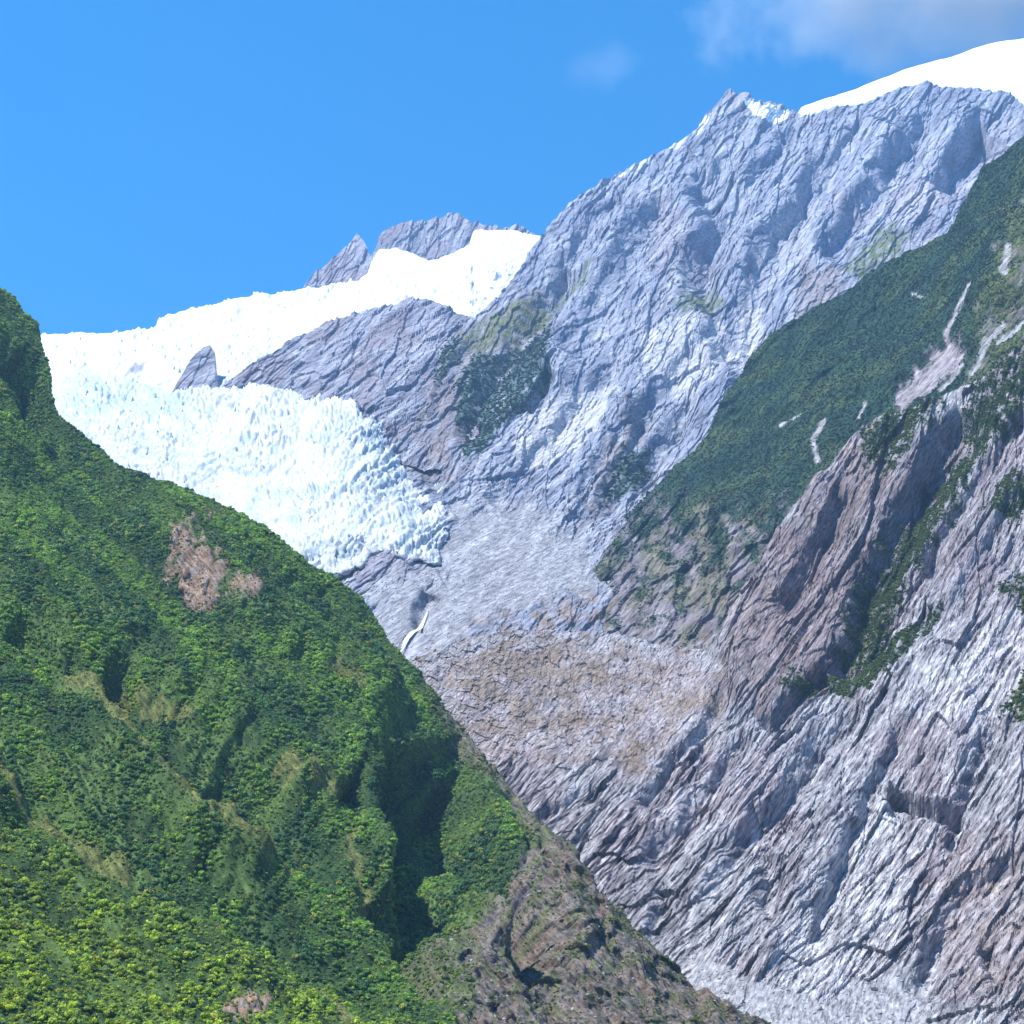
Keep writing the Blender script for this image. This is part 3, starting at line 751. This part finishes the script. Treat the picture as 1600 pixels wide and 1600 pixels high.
# ---- forested slope on the left
fo_depth = TPS([
    (-300, 1700, 330), (0, 1650, 400), (300, 1650, 440), (600, 1650, 500), (900, 1650, 600), (1250, 1650, 760), (0, 1400, 520), (300, 1400, 590), (600, 1400, 690), (850, 1400, 800),
    (960, 1430, 860), (0, 1100, 720), (300, 1100, 800), (500, 1100, 900), (690, 1100, 1020), (0, 850, 930), (250, 850, 1010), (450, 860, 1120), (0, 650, 1130), (85, 645, 1230),
    (0, 455, 1330), (-300, 350, 1330), (-300, 1000, 640), (-300, 1400, 430), (560, 935, 1130), (640, 1030, 1080), (760, 1190, 990), (880, 1320, 900), (1000, 1470, 830), (1150, 1570, 780)])
A = Sheet(-300, 1320, 520, 380,
          [(-300, 330), (-60, 430), (0, 455), (18, 464), (35, 492), (55, 505), (62, 530), (75, 590), (86, 640), (110, 667), (140, 694), (175, 724), (230, 748), (280, 765), (330, 784), (380, 808), (420, 832), (480, 882), (520, 908), (560, 934),
           (585, 965), (605, 995), (640, 1034), (670, 1070), (700, 1104), (730, 1140), (760, 1184), (800, 1228), (840, 1274), (890, 1324), (912, 1352), (950, 1402), (1000, 1462), (1060, 1514), (1130, 1572), (1200, 1604), (1320, 1665)],
          [(-300, 1760), (1320, 1720)], fo_depth, BACK)
x, y = A.px, A.py
big = np.zeros_like(x)
for pts, wl_, wr_, d in [
        ([(640, 1150), (652, 1240), (662, 1330), (690, 1430)], 66, 36, -76),
        ([(700, 1180), (735, 1290), (780, 1380), (850, 1480)], 34, 22, -80),
        ([(600, 1370), (640, 1460), (690, 1540)], 34, 22, -72),
        ([(150, 1050), (240, 1130), (300, 1205), (365, 1295)], 70, 22, -46),
        ([(330, 1190), (420, 1260), (500, 1330), (590, 1410)], 60, 34, -36),
        ([(10, 985), (70, 1020), (120, 1060)], 18, 14, -34),
        ([(585, 955), (605, 1010), (632, 1070)], 22, 22, -22),
        ([(440, 905), (480, 930), (510, 935)], 20, 20, -20),
        ([(10, 560), (40, 600), (80, 660)], 26, 26, -40),
        ([(540, 1210), (600, 1260), (620, 1300)], 30, 30, -22),
        ([(800, 1230), (825, 1300), (840, 1340)], 16, 20, -22),
        ([(800, 1480), (850, 1540), (900, 1590)], 18, 18, -22),
        ([(0, 1240), (200, 1350), (400, 1450), (640, 1570)], 60, 40, -34),
        ([(0, 1340), (200, 1450), (420, 1560)], 40, 40, 16),
        ([(110, 1080), (190, 1190), (300, 1290), (430, 1360)], 16, 26, 24),
        ([(260, 1060), (420, 1160), (540, 1240)], 36, 30, 20),
        ([(560, 1160), (600, 1330), (640, 1440)], 22, 18, 22),
        ([(690, 1150), (720, 1260), (745, 1380), (790, 1480)], 18, 14, 26),
        ([(730, 1180), (790, 1290), (840, 1380), (930, 1500)], 22, 18, 16),
        ([(860, 1340), (920, 1440), (1000, 1540)], 20, 22, 12),
        ([(200, 780), (330, 880), (480, 1010), (600, 1120)], 60, 50, 16),
        ([(60, 700), (200, 850), (330, 980)], 50, 50, -14),
        ([(0, 880), (150, 1000), (300, 1060)], 50, 40, 14)]:
    big += carve(x, y, pts, wl_, wr_, d)
rocky = poly_mask(x, y, [(715, 1580), (735, 1440), (770, 1380), (820, 1345), (855, 1290), (900, 1300), (1320, 1600), (1320, 1760), (720, 1760)], 22, 22)
rocky = np.maximum(rocky, 0.55 * poly_mask(x, y, [(650, 1420), (700, 1400), (800, 1500), (760, 1620), (700, 1580), (665, 1490)], 16, 14))
rim = sstep(46, 8, np.abs(y - np.interp(x, A.crest[:, 0], A.crest[:, 1]))) * sstep(640, 720, x)
rocky = np.maximum(rocky, rim * 0.85)
outcrop = np.maximum.reduce([poly_mask(x, y, [(250, 850), (285, 835), (300, 860), (340, 890), (350, 925), (325, 950), (292, 945), (265, 900)], 10, 18, 601, 24),
                     np.maximum(poly_mask(x, y, [(300, 812), (335, 800), (355, 812), (340, 828), (310, 826)], 8, 12, 603, 20), poly_mask(x, y, [(350, 930), (390, 925), (395, 950), (360, 955)], 8, 12, 604, 20)),
                     poly_mask(x, y, [(345, 1590), (385, 1572), (420, 1580), (400, 1605), (350, 1610)], 6, 6, 602, 18)])
grass = np.zeros_like(x)
for pts, w in [([(105, 1070), (150, 1120), (180, 1170), (240, 1220), (300, 1280), (360, 1310), (440, 1350)], 14), ([(360, 1310), (400, 1325), (440, 1345)], 22), ([(0, 1200), (60, 1240), (140, 1290), (210, 1330)], 8),
               ([(190, 1050), (250, 1085), (300, 1110)], 6), ([(440, 1200), (480, 1220), (520, 1240)], 8), ([(160, 1360), (210, 1410), (260, 1440)], 7), ([(340, 1410), (420, 1470)], 6), ([(430, 1490), (480, 1530), (540, 1600)], 10), ([(510, 1060), (545, 1090)], 8), ([(550, 1300), (600, 1380)], 6)]:
    d, sg, t = line_dist(x, y, pts); grass = np.maximum(grass, sstep(w * 1.5, w * 0.5, d + 8 * fbm(x / 20, y / 20, 611, 3)))
l1 = ridged(*strata(A, -42, 460, 64, 621, 18, 260), 621); l2 = ridged(*strata(A, -43, 190, 24, 622, 12, 160), 622); l3 = fbm(x / 18, y / 18, 623, 4)
rr = ridged(*strata(A, -50, 70, 10, 624, 16, 90), 624); rr2 = fbm(x / 8, y / 8, 625, 3, 0.6)
rk2 = np.clip(rocky + outcrop, 0, 1)
crest_fade = 0.22 + 0.78 * sstep(0, 90, y - np.interp(x, A.crest[:, 0], A.crest[:, 1]))
relief = big * 1.7 * sstep(-10, 50, y - np.interp(x, A.crest[:, 0], A.crest[:, 1])) + crest_fade * (13 * l1 + 7 * l2 + 5 * l3) * (1 - 0.4 * rocky) + rk2 * (1.2 * rr + 1.3 * rr2) + outcrop * (3 * slabs(A, 20, 26, 11, 628, 6, 60) + 2)
A.displace(relief)
A.displace(0.85 * rocky * (15 * facets(A, -54, 170, 44, 650, 14, 200, 0, (900, 1450)) + 10 * facets(A, -52, 80, 18, 651, 10, 120, 0, (900, 1450)) + 6 * facets(A, -50, 32, 9, 652, 6, 80, 0, (900, 1450)) - 6 * cracks(A, -54, 150, 22, 653, 0, (900, 1450))), A.outward(0.3, (0.25, -0.85, 0.1)))
zone = fbm(*strata(A, -40, 260, 70, 631, 30, 200), 631, 3)
soil = mix(np.array([0.03, 0.06, 0.02]), np.array([0.07, 0.115, 0.03]), sstep(-0.3, 0.4, zone))
scrub_rock = mix(mix(BROWN * 0.72, np.array([0.135, 0.118, 0.10]), sstep(-0.3, 0.3, fbm(x / 30, y / 30, 632, 3))), DARK, np.clip(-0.1 - fbm(*strata(A, -50, 60, 8, 633, 14, 80), 633, 3), 0, 1))  # dark streaks put the shade between the ribs into the rock colour
scrub_rock = mix(scrub_rock, OLIVE, sstep(0.05, 0.4, fbm(x / 18, y / 18, 634, 3)) * 0.6)
col = mix(soil, scrub_rock, rocky)
col = mix(col, mix(np.array([0.225, 0.145, 0.095]), np.array([0.24, 0.2, 0.17]), sstep(-0.2, 0.6, rr2)), outcrop)
col = mix(col, np.array([0.12, 0.135, 0.042]), grass)
slope = A.build('forested_hillside', M_soil, col)
set_props(slope, 'steep green bush covered hillside falling to the right in front of the glacier', kind='structure')

# ---- valley floor, one sheet under everything
gx = np.concatenate([np.linspace(-19000, -3000, 12), np.linspace(-2500, 2500, 120), np.linspace(3000, 19000, 12)])
gy = np.concatenate([np.linspace(-19000, -600, 14), np.linspace(-400, 1600, 150), np.linspace(2200, 19000, 14)])
GX, GY = np.meshgrid(gx, gy)
rise = 36 * np.clip(GY / 900, 0, 1.0) ** 2
GZ = -2.2 + rise + 0.8 * fbm(GX / 40, GY / 40, 701, 3) * (np.hypot(GX, GY) > 30)
nyg, nxg = GX.shape
gi = np.arange(nyg * nxg).reshape(nyg, nxg)
ground = mesh_obj('valley_floor', np.stack([GX, GY, GZ], -1), np.stack([gi[:-1, :-1], gi[:-1, 1:], gi[1:, 1:], gi[1:, :-1]], -1).reshape(-1, 4), M_gravel,
                  col=np.broadcast_to(SCREE, (nyg * nxg, 3)))
set_props(ground, 'grey gravel floor of the valley', kind='structure')


# ================================================================== TREES AND SCRUB
def crown_mesh(name, seed, n=170, spread=0.5, tall=0.62):
    """a bush crown one unit across: leaf sprays set through several lobes"""
    r = np.random.default_rng(seed)
    lobes = [(np.array([0, 0, tall * 0.55]), np.array([0.36, 0.36, tall * 0.45]))]
    for k in range(5):
        a = r.random() * 6.28
        lobes.append((np.array([math.cos(a) * 0.26 * spread * 2, math.sin(a) * 0.26 * spread * 2, tall * (0.3 + 0.5 * r.random())]), np.array([0.22, 0.22, 0.2]) * (0.8 + 0.5 * r.random())))
    V = []; Fc = []
    for k in range(n):
        c, e = lobes[r.integers(len(lobes))]
        d = r.normal(size=3); d /= np.linalg.norm(d); d[2] = d[2] * 0.9 + 0.15
        p = c + d * e * (0.72 + 0.33 * r.random())
        nrm = d * 0.9 + r.normal(size=3) * 0.3; nrm /= np.linalg.norm(nrm)
        t = np.cross(nrm, r.normal(size=3)); t /= np.linalg.norm(t); b = np.cross(nrm, t)
        s = 0.09 + 0.08 * r.random()
        i = len(V)
        V += [p - t * s, p - b * s * 0.7 - nrm * 0.02, p + t * s * 1.1, p + b * s * 0.7 - nrm * 0.02]
        Fc.append((i, i + 1, i + 2, i + 3))
    me = bpy.data.meshes.new(name)
    me.from_pydata([tuple(q) for q in V], [], Fc)
    me.materials.append(M_leaf)
    return me


def trunk_mesh(name, seed):
    """a tapered leaning trunk with three limbs, one unit tall crown above"""
    r = random.Random(seed); V = []; Fc = []

    def limb(p, q, r0, r1):
        p = Vector(p); q = Vector(q); ax = (q - p).normalized(); u = ax.orthogonal().normalized(); w = ax.cross(u); i = len(V)
        for c, rad in ((p, r0), ((p + q) / 2 + Vector((r.uniform(-.03, .03), r.uniform(-.03, .03), 0)), (r0 + r1) / 2), (q, r1)):
            for k in range(6):
                a = k * math.pi / 3; V.append(tuple(c + u * math.cos(a) * rad + w * math.sin(a) * rad))
        for k in range(6):
            j = (k + 1) % 6
            Fc.append((i + k, i + j, i + 6 + j, i + 6 + k)); Fc.append((i + 6 + k, i + 6 + j, i + 12 + j, i + 12 + k))
    limb((0, 0, -0.25), (0.03, 0.02, 0.3), 0.045, 0.03)
    for k in range(3):
        a = k * 2.1 + r.random(); limb((0.03, 0.02, 0.25), (0.03 + 0.2 * math.cos(a), 0.02 + 0.2 * math.sin(a), 0.5), 0.026, 0.012)
    me = bpy.data.meshes.new(name); me.from_pydata(V, [], Fc); me.materials.append(M_bark)
    return me


crowns = [crown_mesh('crown', 40 + k, 110, 0.4 + 0.03 * k, 0.58 + 0.05 * (k % 3)) for k in range(6)]
trunks = [trunk_mesh('trunk', 60 + k) for k in range(3)]


def tree_tint(px, py, n):
    """leaf colour by place on the hillside, with shade of its folds painted in"""
    z = fbm(*[q for q in (lambda a, b: (a / 200, b / 60))(*rot(px, py, -40))], 631, 3)
    low = sstep(1260, 1480, py - 0.42 * px + 30)
    fine = rng.random(n)
    cl = sstep(-0.35, 0.35, fbm(px / 26, py / 26, 640, 2))
    band = sstep(-0.45, 0.45, z + 0.5 * fbm(*[q for q in (lambda a, b: (a / 90, b / 22))(*rot(px, py, -42))], 641, 2))  # diagonal bands: plant variety, with the folds' shade put into the dark teal
    c = mix(np.array([0.040, 0.105, 0.050]), np.array([0.15, 0.27, 0.05]), np.clip(band * 0.75 + 0.2 * fine + 0.3 * cl - 0.15, 0, 1))
    c = mix(c, np.array([0.27, 0.35, 0.035]), low * (0.25 + 0.4 * fine + 0.3 * cl))
    c = mix(c, np.array([0.032, 0.085, 0.055]), (rng.random(n) < 0.14) * 0.8)
    c = mix(c, np.array([0.26, 0.27, 0.05]), (rng.random(n) < 0.08) * 0.6)
    return c * np.array([1.12, 1.05, 0.85]) * (1.15 + 0.7 * rng.random((n, 1)))


# the bush: one mass that nobody could count, set plant by plant on the hillside
vis = sstep(-140, -60, x) * (y < 1690)
wA = vis * (1 - np.clip(0.55 * rocky + 0.6 * outcrop + 0.15 * grass, 0, 0.97))
NT = 150000
ptA, rA, cA = A.scatter(NT, wA)
pxA = A.px[rA, cA]; pyA = A.py[rA, cA]
gA = grass[rA, cA]; kA = rk2[rA, cA]
patch = fbm(pxA / 55, pyA / 45, 660, 3)
size = (1.15 + 2.7 * rng.random(NT) ** 3.0) * (0.62 + 0.75 * sstep(-0.4, 0.45, patch)) * (0.75 + 0.4 * sstep(500, 1200, ptA[:, 1]))
size *= (1 - 0.55 * np.clip(gA + kA, 0, 1))
tintA = tree_tint(pxA, pyA, NT)
tintA = mix(tintA, np.array([0.34, 0.325, 0.075]), gA * 0.92); tintA = mix(tintA, np.array([0.11, 0.11, 0.04]), kA * 0.6)

# the nearest and largest as single trees
dist = np.linalg.norm(ptA, axis=1)
score = size / dist
inframe = (pxA > 5) & (pxA < 760) & (pyA > 1250) & (pyA < 1600) & (gA < 0.2) & (kA < 0.2)
order = np.argsort(-score * inframe)[:260]
single = np.zeros(NT, bool); single[order] = True
crown_objs = []
for n_, i in enumerate(order):
    k = n_ % 6
    t = bpy.data.objects.new('bush_tree', None); C.objects.link(t)
    t.location = ptA[i]; t.rotation_euler = (0, 0, rng.random() * 6.28)
    s = float(size[i]); t.scale = (s, s, s * (0.85 + 0.35 * rng.random())); t.empty_display_size = 0.3
    set_props(t, 'small round crowned tree in the bright green bush at the foot of the hillside', 'tree', 'trees at the foot of the bush covered hillside')
    cr = bpy.data.objects.new('crown', crowns[k]); C.objects.link(cr); cr.parent = t
    cr['tint'] = [float(v) for v in tintA[i]]; cr.rotation_euler = (0, 0, 0)
    tr = bpy.data.objects.new('trunk', trunks[k % 3]); C.objects.link(tr); tr.parent = t
    if n_ < 6: crown_objs.append(cr)


def scatter_stuff(name, label, pts, sizes, tints, sources, mat, squash=(0.8, 1.2), tilt=0.15, sink=0.08):
    """one mass of plants or stones: a point for each, an instance on each point"""
    n = len(pts)
    me = bpy.data.meshes.new(name)
    me.vertices.add(n)
    p = np.asarray(pts, np.float32).copy(); p[:, 2] -= (sink * sizes)
    me.vertices.foreach_set('co', p.ravel())
    sc = np.stack([sizes, sizes, sizes * rng.uniform(*squash, n)], -1).astype(np.float32)
    rt = np.stack([rng.normal(0, tilt, n), rng.normal(0, tilt, n), rng.random(n) * 6.28], -1).astype(np.float32)
    for nm, data in (('scl', sc), ('rotv', rt), ('tint', np.asarray(tints, np.float32))):
        at = me.attributes.new(nm, 'FLOAT_VECTOR', 'POINT'); at.data.foreach_set('vector', np.ascontiguousarray(data, np.float32).ravel())
    at = me.attributes.new('pick', 'INT', 'POINT'); at.data.foreach_set('value', rng.integers(0, len(sources), n).astype(np.int32))
    o = bpy.data.objects.new(name, me); C.objects.link(o)
    me.materials.append(mat)
    ng = bpy.data.node_groups.new(name + '_nodes', 'GeometryNodeTree')
    ng.interface.new_socket('Geometry', in_out='INPUT', socket_type='NodeSocketGeometry'); ng.interface.new_socket('Geometry', in_out='OUTPUT', socket_type='NodeSocketGeometry')
    N = ng.nodes; L = ng.links
    gi_ = N.new('NodeGroupInput'); go = N.new('NodeGroupOutput')
    join = N.new('GeometryNodeJoinGeometry')
    for so in reversed(sources):
        oi = N.new('GeometryNodeObjectInfo'); oi.inputs['Object'].default_value = so; oi.inputs['As Instance'].default_value = True
        L.new(oi.outputs['Geometry'], join.inputs[0])
    iop = N.new('GeometryNodeInstanceOnPoints'); iop.inputs['Pick Instance'].default_value = True

    def attr(nm, ty):
        a = N.new('GeometryNodeInputNamedAttribute'); a.data_type = ty; a.inputs['Name'].default_value = nm
        return next(q for q in a.outputs if q.name == 'Attribute' and q.enabled)
    L.new(gi_.outputs[0], iop.inputs['Points']); L.new(join.outputs[0], iop.inputs['Instance'])
    L.new(attr('pick', 'INT'), iop.inputs['Instance Index']); L.new(attr('scl', 'FLOAT_VECTOR'), iop.inputs['Scale'])
    e2r = N.new('FunctionNodeEulerToRotation'); L.new(attr('rotv', 'FLOAT_VECTOR'), e2r.inputs[0]); L.new(e2r.outputs[0], iop.inputs['Rotation'])
    L.new(iop.outputs[0], go.inputs[0])
    md = o.modifiers.new('plants', 'NODES'); md.node_group = ng
    set_props(o, label, kind='stuff')
    return o


m = ~single
scatter_stuff('forest', 'dense green bush covering the steep hillside below the glacier', ptA[m], size[m], tintA[m], crown_objs, M_leaf)

wS = (1 - np.clip(S_bare * 1.2, 0, 1)) * (S.px < 1680) * (S.px > 880)
n = 44000
pt, r, c = S.scatter(n, wS)
vv = fbm(*[q for q in (lambda a, b: (a / 160, b / 30))(*rot(S.px[r, c], S.py[r, c], 40))], 111, 3)
tS = mix(np.array([0.018, 0.044, 0.042]), np.array([0.036, 0.062, 0.042]), sstep(-0.4, 0.6, vv)) * (0.8 + 0.35 * rng.random((n, 1)))
scatter_stuff('mountain_scrub', 'dark green scrub covering the high shoulder', pt, 1.4 + 2.0 * rng.random(n) ** 1.5, tS, crown_objs, M_leaf, (0.5, 0.8))

n = 15000
pt, r, c = B.scatter(n, vegB * (B.px < 1680) * (B.py < 1660))
tB = mix(np.array([0.04, 0.095, 0.03]), np.array([0.13, 0.16, 0.04]), rng.random(n)) * (0.8 + 0.5 * rng.random((n, 1)))
scatter_stuff('wall_scrub', 'low green scrub on ledges of the rock wall', pt, 1.6 + 2.2 * rng.random(n), tB, crown_objs, M_leaf, (0.5, 0.8))

n = 2500
pt, r, c = D.scatter(n, D_veg)
scatter_stuff('far_scrub', 'dark scrub patches on the far rock mountain', pt, 4.5 + 4 * rng.random(n), np.array([0.055, 0.085, 0.06]) * (0.7 + 0.6 * rng.random((n, 1))), crown_objs, M_leaf, (0.5, 0.8))


# ================================================================== STONES, ICE BLOCKS, WATERFALL
def stone_mesh(name, seed, mat, flat=0.7, sub=2):
    import bmesh
    bm = bmesh.new(); bmesh.ops.create_icosphere(bm, subdivisions=sub, radius=0.5)
    r = random.Random(seed)
    cuts = [(Vector((r.gauss(0, 1), r.gauss(0, 1), r.gauss(0, 1))).normalized(), 0.26 + 0.16 * r.random()) for _ in range(9)]
    for v in bm.verts:
        for nn, d in cuts:
            e = v.co.dot(nn) - d
            if e > 0: v.co -= nn * e
        v.co *= 1 + 0.06 * r.gauss(0, 1); v.co.z *= flat
    me = bpy.data.meshes.new(name); bm.to_mesh(me); bm.free(); me.materials.append(mat)
    return me


stones = [stone_mesh('boulder', 80 + k, M_boulder, 0.6 + 0.1 * (k % 3)) for k in range(5)]
wgt = gravelB * (B.px < 1640) * (B.py < 1640)
ptb, r, c = B.scatter(900, wgt)
stone_objs = []
big_i = 40
for i in range(big_i):
    o = bpy.data.objects.new('boulder', stones[i % 5]); C.objects.link(o)
    s = 2.2 + 3.0 * rng.random() ** 2
    o.location = ptb[i] + np.array([0, 0, 0.15 * s]); o.scale = (s, s * rng.uniform(0.7, 1.2), s * rng.uniform(0.7, 1.1)); o.rotation_euler = (rng.normal(0, .3), rng.normal(0, .3), rng.random() * 6.28)
    set_props(o, 'grey boulder lying on the gravel at the foot of the rock wall', 'boulder', 'boulders on the gravel at the foot of the rock wall')
    stone_objs.append(o)
src = stone_objs[:5]
n1 = 5000
w2_ = np.clip(gravelB + 0.5 * sstep(1480, 1600, B.py) * (B.px > 1150) + 0.35 * hump, 0, 1) * (B.px < 1680) * (B.py < 1660)
p1, r, c = B.scatter(n1, w2_)
p2, r, c = A.scatter(1500, rocky * (A.py < 1660) * (A.px < 1260))
p3, r, c = D.scatter(4000, apron)
pall = np.concatenate([p1, p2, p3]); sall = np.concatenate([0.3 + 1.5 * rng.random(n1) ** 4, 0.3 + 1.0 * rng.random(1500) ** 4, 0.6 + 1.6 * rng.random(4000) ** 3])
scatter_stuff('rubble', 'small grey stones strewn over gravel and bare ground', pall, sall * 1.6, np.full((len(pall), 3), 0.3), src, M_boulder, (0.6, 1.0), 0.5, 0.0)


def serac_mesh(name, seed):
    """a leaning, split block of ice"""
    r = np.random.default_rng(seed); rings = []
    n_ = 7; ang = np.sort(r.random(n_) * 0.5 + np.arange(n_) * 6.28 / n_)
    lean = r.normal(0, 0.12, 2); rad0 = 0.38 + 0.16 * r.random(n_)
    for k, (z, sc_) in enumerate([(-0.5, 1.1), (0.0, 1.0), (0.45, 0.86), (0.8, 0.6 + 0.15 * r.random()), (1.0, 0.25 + 0.2 * r.random())]):
        q = rad0 * sc_ * (1 + r.normal(0, 0.07, n_))
        rings.append(np.stack([q * np.cos(ang) + lean[0] * z, 0.75 * q * np.sin(ang) + lean[1] * z, z + r.normal(0, 0.05, n_)], -1))
    V = np.concatenate(rings + [rings[-1].mean(0, keepdims=True) + [0, 0, 0.08]])
    Fc = [(a * n_ + k, a * n_ + (k + 1) % n_, (a + 1) * n_ + (k + 1) % n_, (a + 1) * n_ + k) for a in range(4) for k in range(n_)]
    Fc += [(4 * n_ + k, 4 * n_ + (k + 1) % n_, 5 * n_) for k in range(n_)]
    me = bpy.data.meshes.new(name); me.from_pydata([tuple(v) for v in V], [], Fc)
    at = me.color_attributes.new('tone', 'FLOAT_COLOR', 'POINT')
    at.data.foreach_set('color', np.tile(np.array([0.49, 0.53, 0.55, 1], np.float32), len(V)))
    me.materials.append(M_ice)
    return me


seracs = [serac_mesh('serac', 120 + k) for k in range(6)]
wG = np.where(out, 0, 1) * sq * (G.px > 85) * (de > 14) * (G.py < np.interp(G.px, [80, 230, 420, 560, 640], [600, 740, 820, 900, 900]))
pg, r, c = G.scatter(230, wG * (0.25 + sstep(640, 600, G.py)))
for i in range(230):
    o = bpy.data.objects.new('serac', seracs[i % 6]); C.objects.link(o); o.parent = glacier
    s = 4 + 4.5 * rng.random(); o.location = pg[i] - np.array([0, 0, 1.5]); o.scale = (s, s, s * rng.uniform(0.8, 1.5)); o.rotation_euler = (rng.normal(0, .12), rng.normal(0, .12), rng.random() * 6.28)

# waterfall below the snout: strands of white water over the rock step
fp = np.array([(664, 942), (660, 955), (653, 970), (645, 985), (637, 1000), (630, 1016), (620, 1034)], float)
V = []; Fc = []


def on_mountain(px, py):
    j = np.abs(D.px[0] - px).argmin(); i = np.abs(D.py[:-D.nb, j] - py).argmin()
    return D.P[i, j]


NQ = 60
tt = np.linspace(0, 1, NQ)
cx = np.interp(tt, np.linspace(0, 1, len(fp)), fp[:, 0]); cy = np.interp(tt, np.linspace(0, 1, len(fp)), fp[:, 1])
path = np.array([on_mountain(a_, b_) for a_, b_ in zip(cx, cy)])
for _ in range(30):
    path[1:-1] = 0.25 * path[:-2] + 0.5 * path[1:-1] + 0.25 * path[2:]
path += np.array([0, -4.5, 1.5])
for k in range(9):
    t0, t1 = (0.0, 1.0) if k == 4 else sorted((rng.random() * 0.45, 0.55 + 0.45 * rng.random()))
    o0 = (k - 4) / 4.0
    idx = [q for q in range(NQ) if t0 <= tt[q] <= t1]
    base = len(V); ph = rng.random() * 6
    for q in idx:
        u_ = (tt[q] - t0) / (t1 - t0)
        spread = (0.4 + 4.4 * tt[q]) * o0 + 0.35 * math.sin(ph + 14 * tt[q])
        wdt = (0.22 + 0.75 * tt[q]) * (0.25 + math.sin(math.pi * min(1, max(0, u_))) ** 0.5) * (0.75 + 0.5 * rng.random())
        for a in range(6):
            an = math.pi * a / 5
            V.append(path[q] + np.array([spread + math.cos(an) * wdt, -math.sin(an) * wdt - 0.3 * rng.random(), 0]))
    for q in range(len(idx) - 1):
        for a in range(5):
            i0 = base + q * 6 + a; Fc.append((i0, i0 + 1, i0 + 7, i0 + 6))
wf = mesh_obj('waterfall', V, Fc, M_water)
set_props(wf, 'thin white waterfall on the grey rock below the glacier snout', 'waterfall')

# ================================================================== CLOUDS (above the hazy air)
def cloud(name, label, px0, px1, py0, py1, Y, thick, density, seed, scale):
    a = place(px0, py1, Y); b = place(px1, py0, Y)
    cen = (a + b) / 2; half = np.array([abs(b[0] - a[0]) / 2, thick / 2, abs(b[2] - a[2]) / 2])
    import bmesh
    bm = bmesh.new(); bmesh.ops.create_icosphere(bm, subdivisions=4, radius=1.0)
    me = bpy.data.meshes.new(name); bm.to_mesh(me); bm.free()
    o = bpy.data.objects.new(name, me); C.objects.link(o); o.location = cen; o.scale = half
    m = bpy.data.materials.new(name + '_vapour'); m.use_nodes = True
    nt = m.node_tree; N = nt.nodes; L = nt.links; N.remove(N['Principled BSDF'])
    pv = N.new('ShaderNodeVolumePrincipled'); pv.inputs['Color'].default_value = (1, 1, 1, 1); pv.inputs['Anisotropy'].default_value = 0.2
    tc = N.new('ShaderNodeTexCoord')
    ln = N.new('ShaderNodeVectorMath'); ln.operation = 'LENGTH'; L.new(tc.outputs['Object'], ln.inputs[0])
    fo = N.new('ShaderNodeMapRange'); fo.inputs['From Min'].default_value = 1.0; fo.inputs['From Max'].default_value = 0.25; fo.inputs['To Min'].default_value = -0.34; fo.inputs['To Max'].default_value = 0.22
    L.new(ln.outputs['Value'], fo.inputs['Value'])
    mp = N.new('ShaderNodeMapping'); mp.inputs['Scale'].default_value = (half[0] * scale, half[1] * scale, half[2] * scale); mp.inputs['Location'].default_value = (seed, 0, 0)
    L.new(tc.outputs['Object'], mp.inputs[0])
    no = N.new('ShaderNodeTexNoise'); no.inputs['Scale'].default_value = 1; no.inputs['Detail'].default_value = 5; no.inputs['Roughness'].default_value = 0.6
    L.new(mp.outputs[0], no.inputs['Vector'])
    ad = N.new('ShaderNodeMath'); ad.operation = 'ADD'; L.new(no.outputs['Fac'], ad.inputs[0]); L.new(fo.outputs[0], ad.inputs[1])
    mr = N.new('ShaderNodeMapRange'); mr.inputs['From Min'].default_value = 0.36; mr.inputs['From Max'].default_value = 0.78; mr.inputs['To Max'].default_value = density
    L.new(ad.outputs[0], mr.inputs['Value']); L.new(mr.outputs[0], pv.inputs['Density'])
    L.new(pv.outputs[0], N['Material Output'].inputs['Volume'])
    me.materials.append(m)
    set_props(o, label, 'cloud')
    return o


cloud('cloud', 'broad pale cloud over the snow dome at the top of the sky', 980, 2000, -200, 190, 6600, 700, 0.0040, 3, 0.0026)
cloud('cloud', 'faint small wisp of cloud in the blue left of the summit', 850, 1030, 55, 150, 6400, 300, 0.0007, 8, 0.006)

# ================================================================== HAZE: the valley air
ztop = max(float(s.P[..., 2].max()) for s in (A, B, S, D, T, G)) + 40
hx = 20000.0
hv = [(sx * hx, sy * hx, z) for z in (-90.0, ztop) for sx, sy in ((-1, -1), (1, -1), (1, 1), (-1, 1))]
hz = mesh_obj('haze', hv, [(3, 2, 1, 0), (4, 5, 6, 7), (0, 1, 5, 4), (1, 2, 6, 5), (2, 3, 7, 6), (3, 0, 4, 7)], None, smooth=False)
mh = bpy.data.materials.new('valley_air'); mh.use_nodes = True
mh.node_tree.nodes.remove(mh.node_tree.nodes['Principled BSDF'])
pv = mh.node_tree.nodes.new('ShaderNodeVolumePrincipled')
pv.inputs['Color'].default_value = (0.32, 0.58, 1.0, 1); pv.inputs['Density'].default_value = 0.000062; pv.inputs['Anisotropy'].default_value = 0.0
mh.node_tree.links.new(pv.outputs[0], mh.node_tree.nodes['Material Output'].inputs['Volume'])
hz.data.materials.append(mh)
set_props(hz, 'thin bluish haze filling the valley air', kind='stuff')
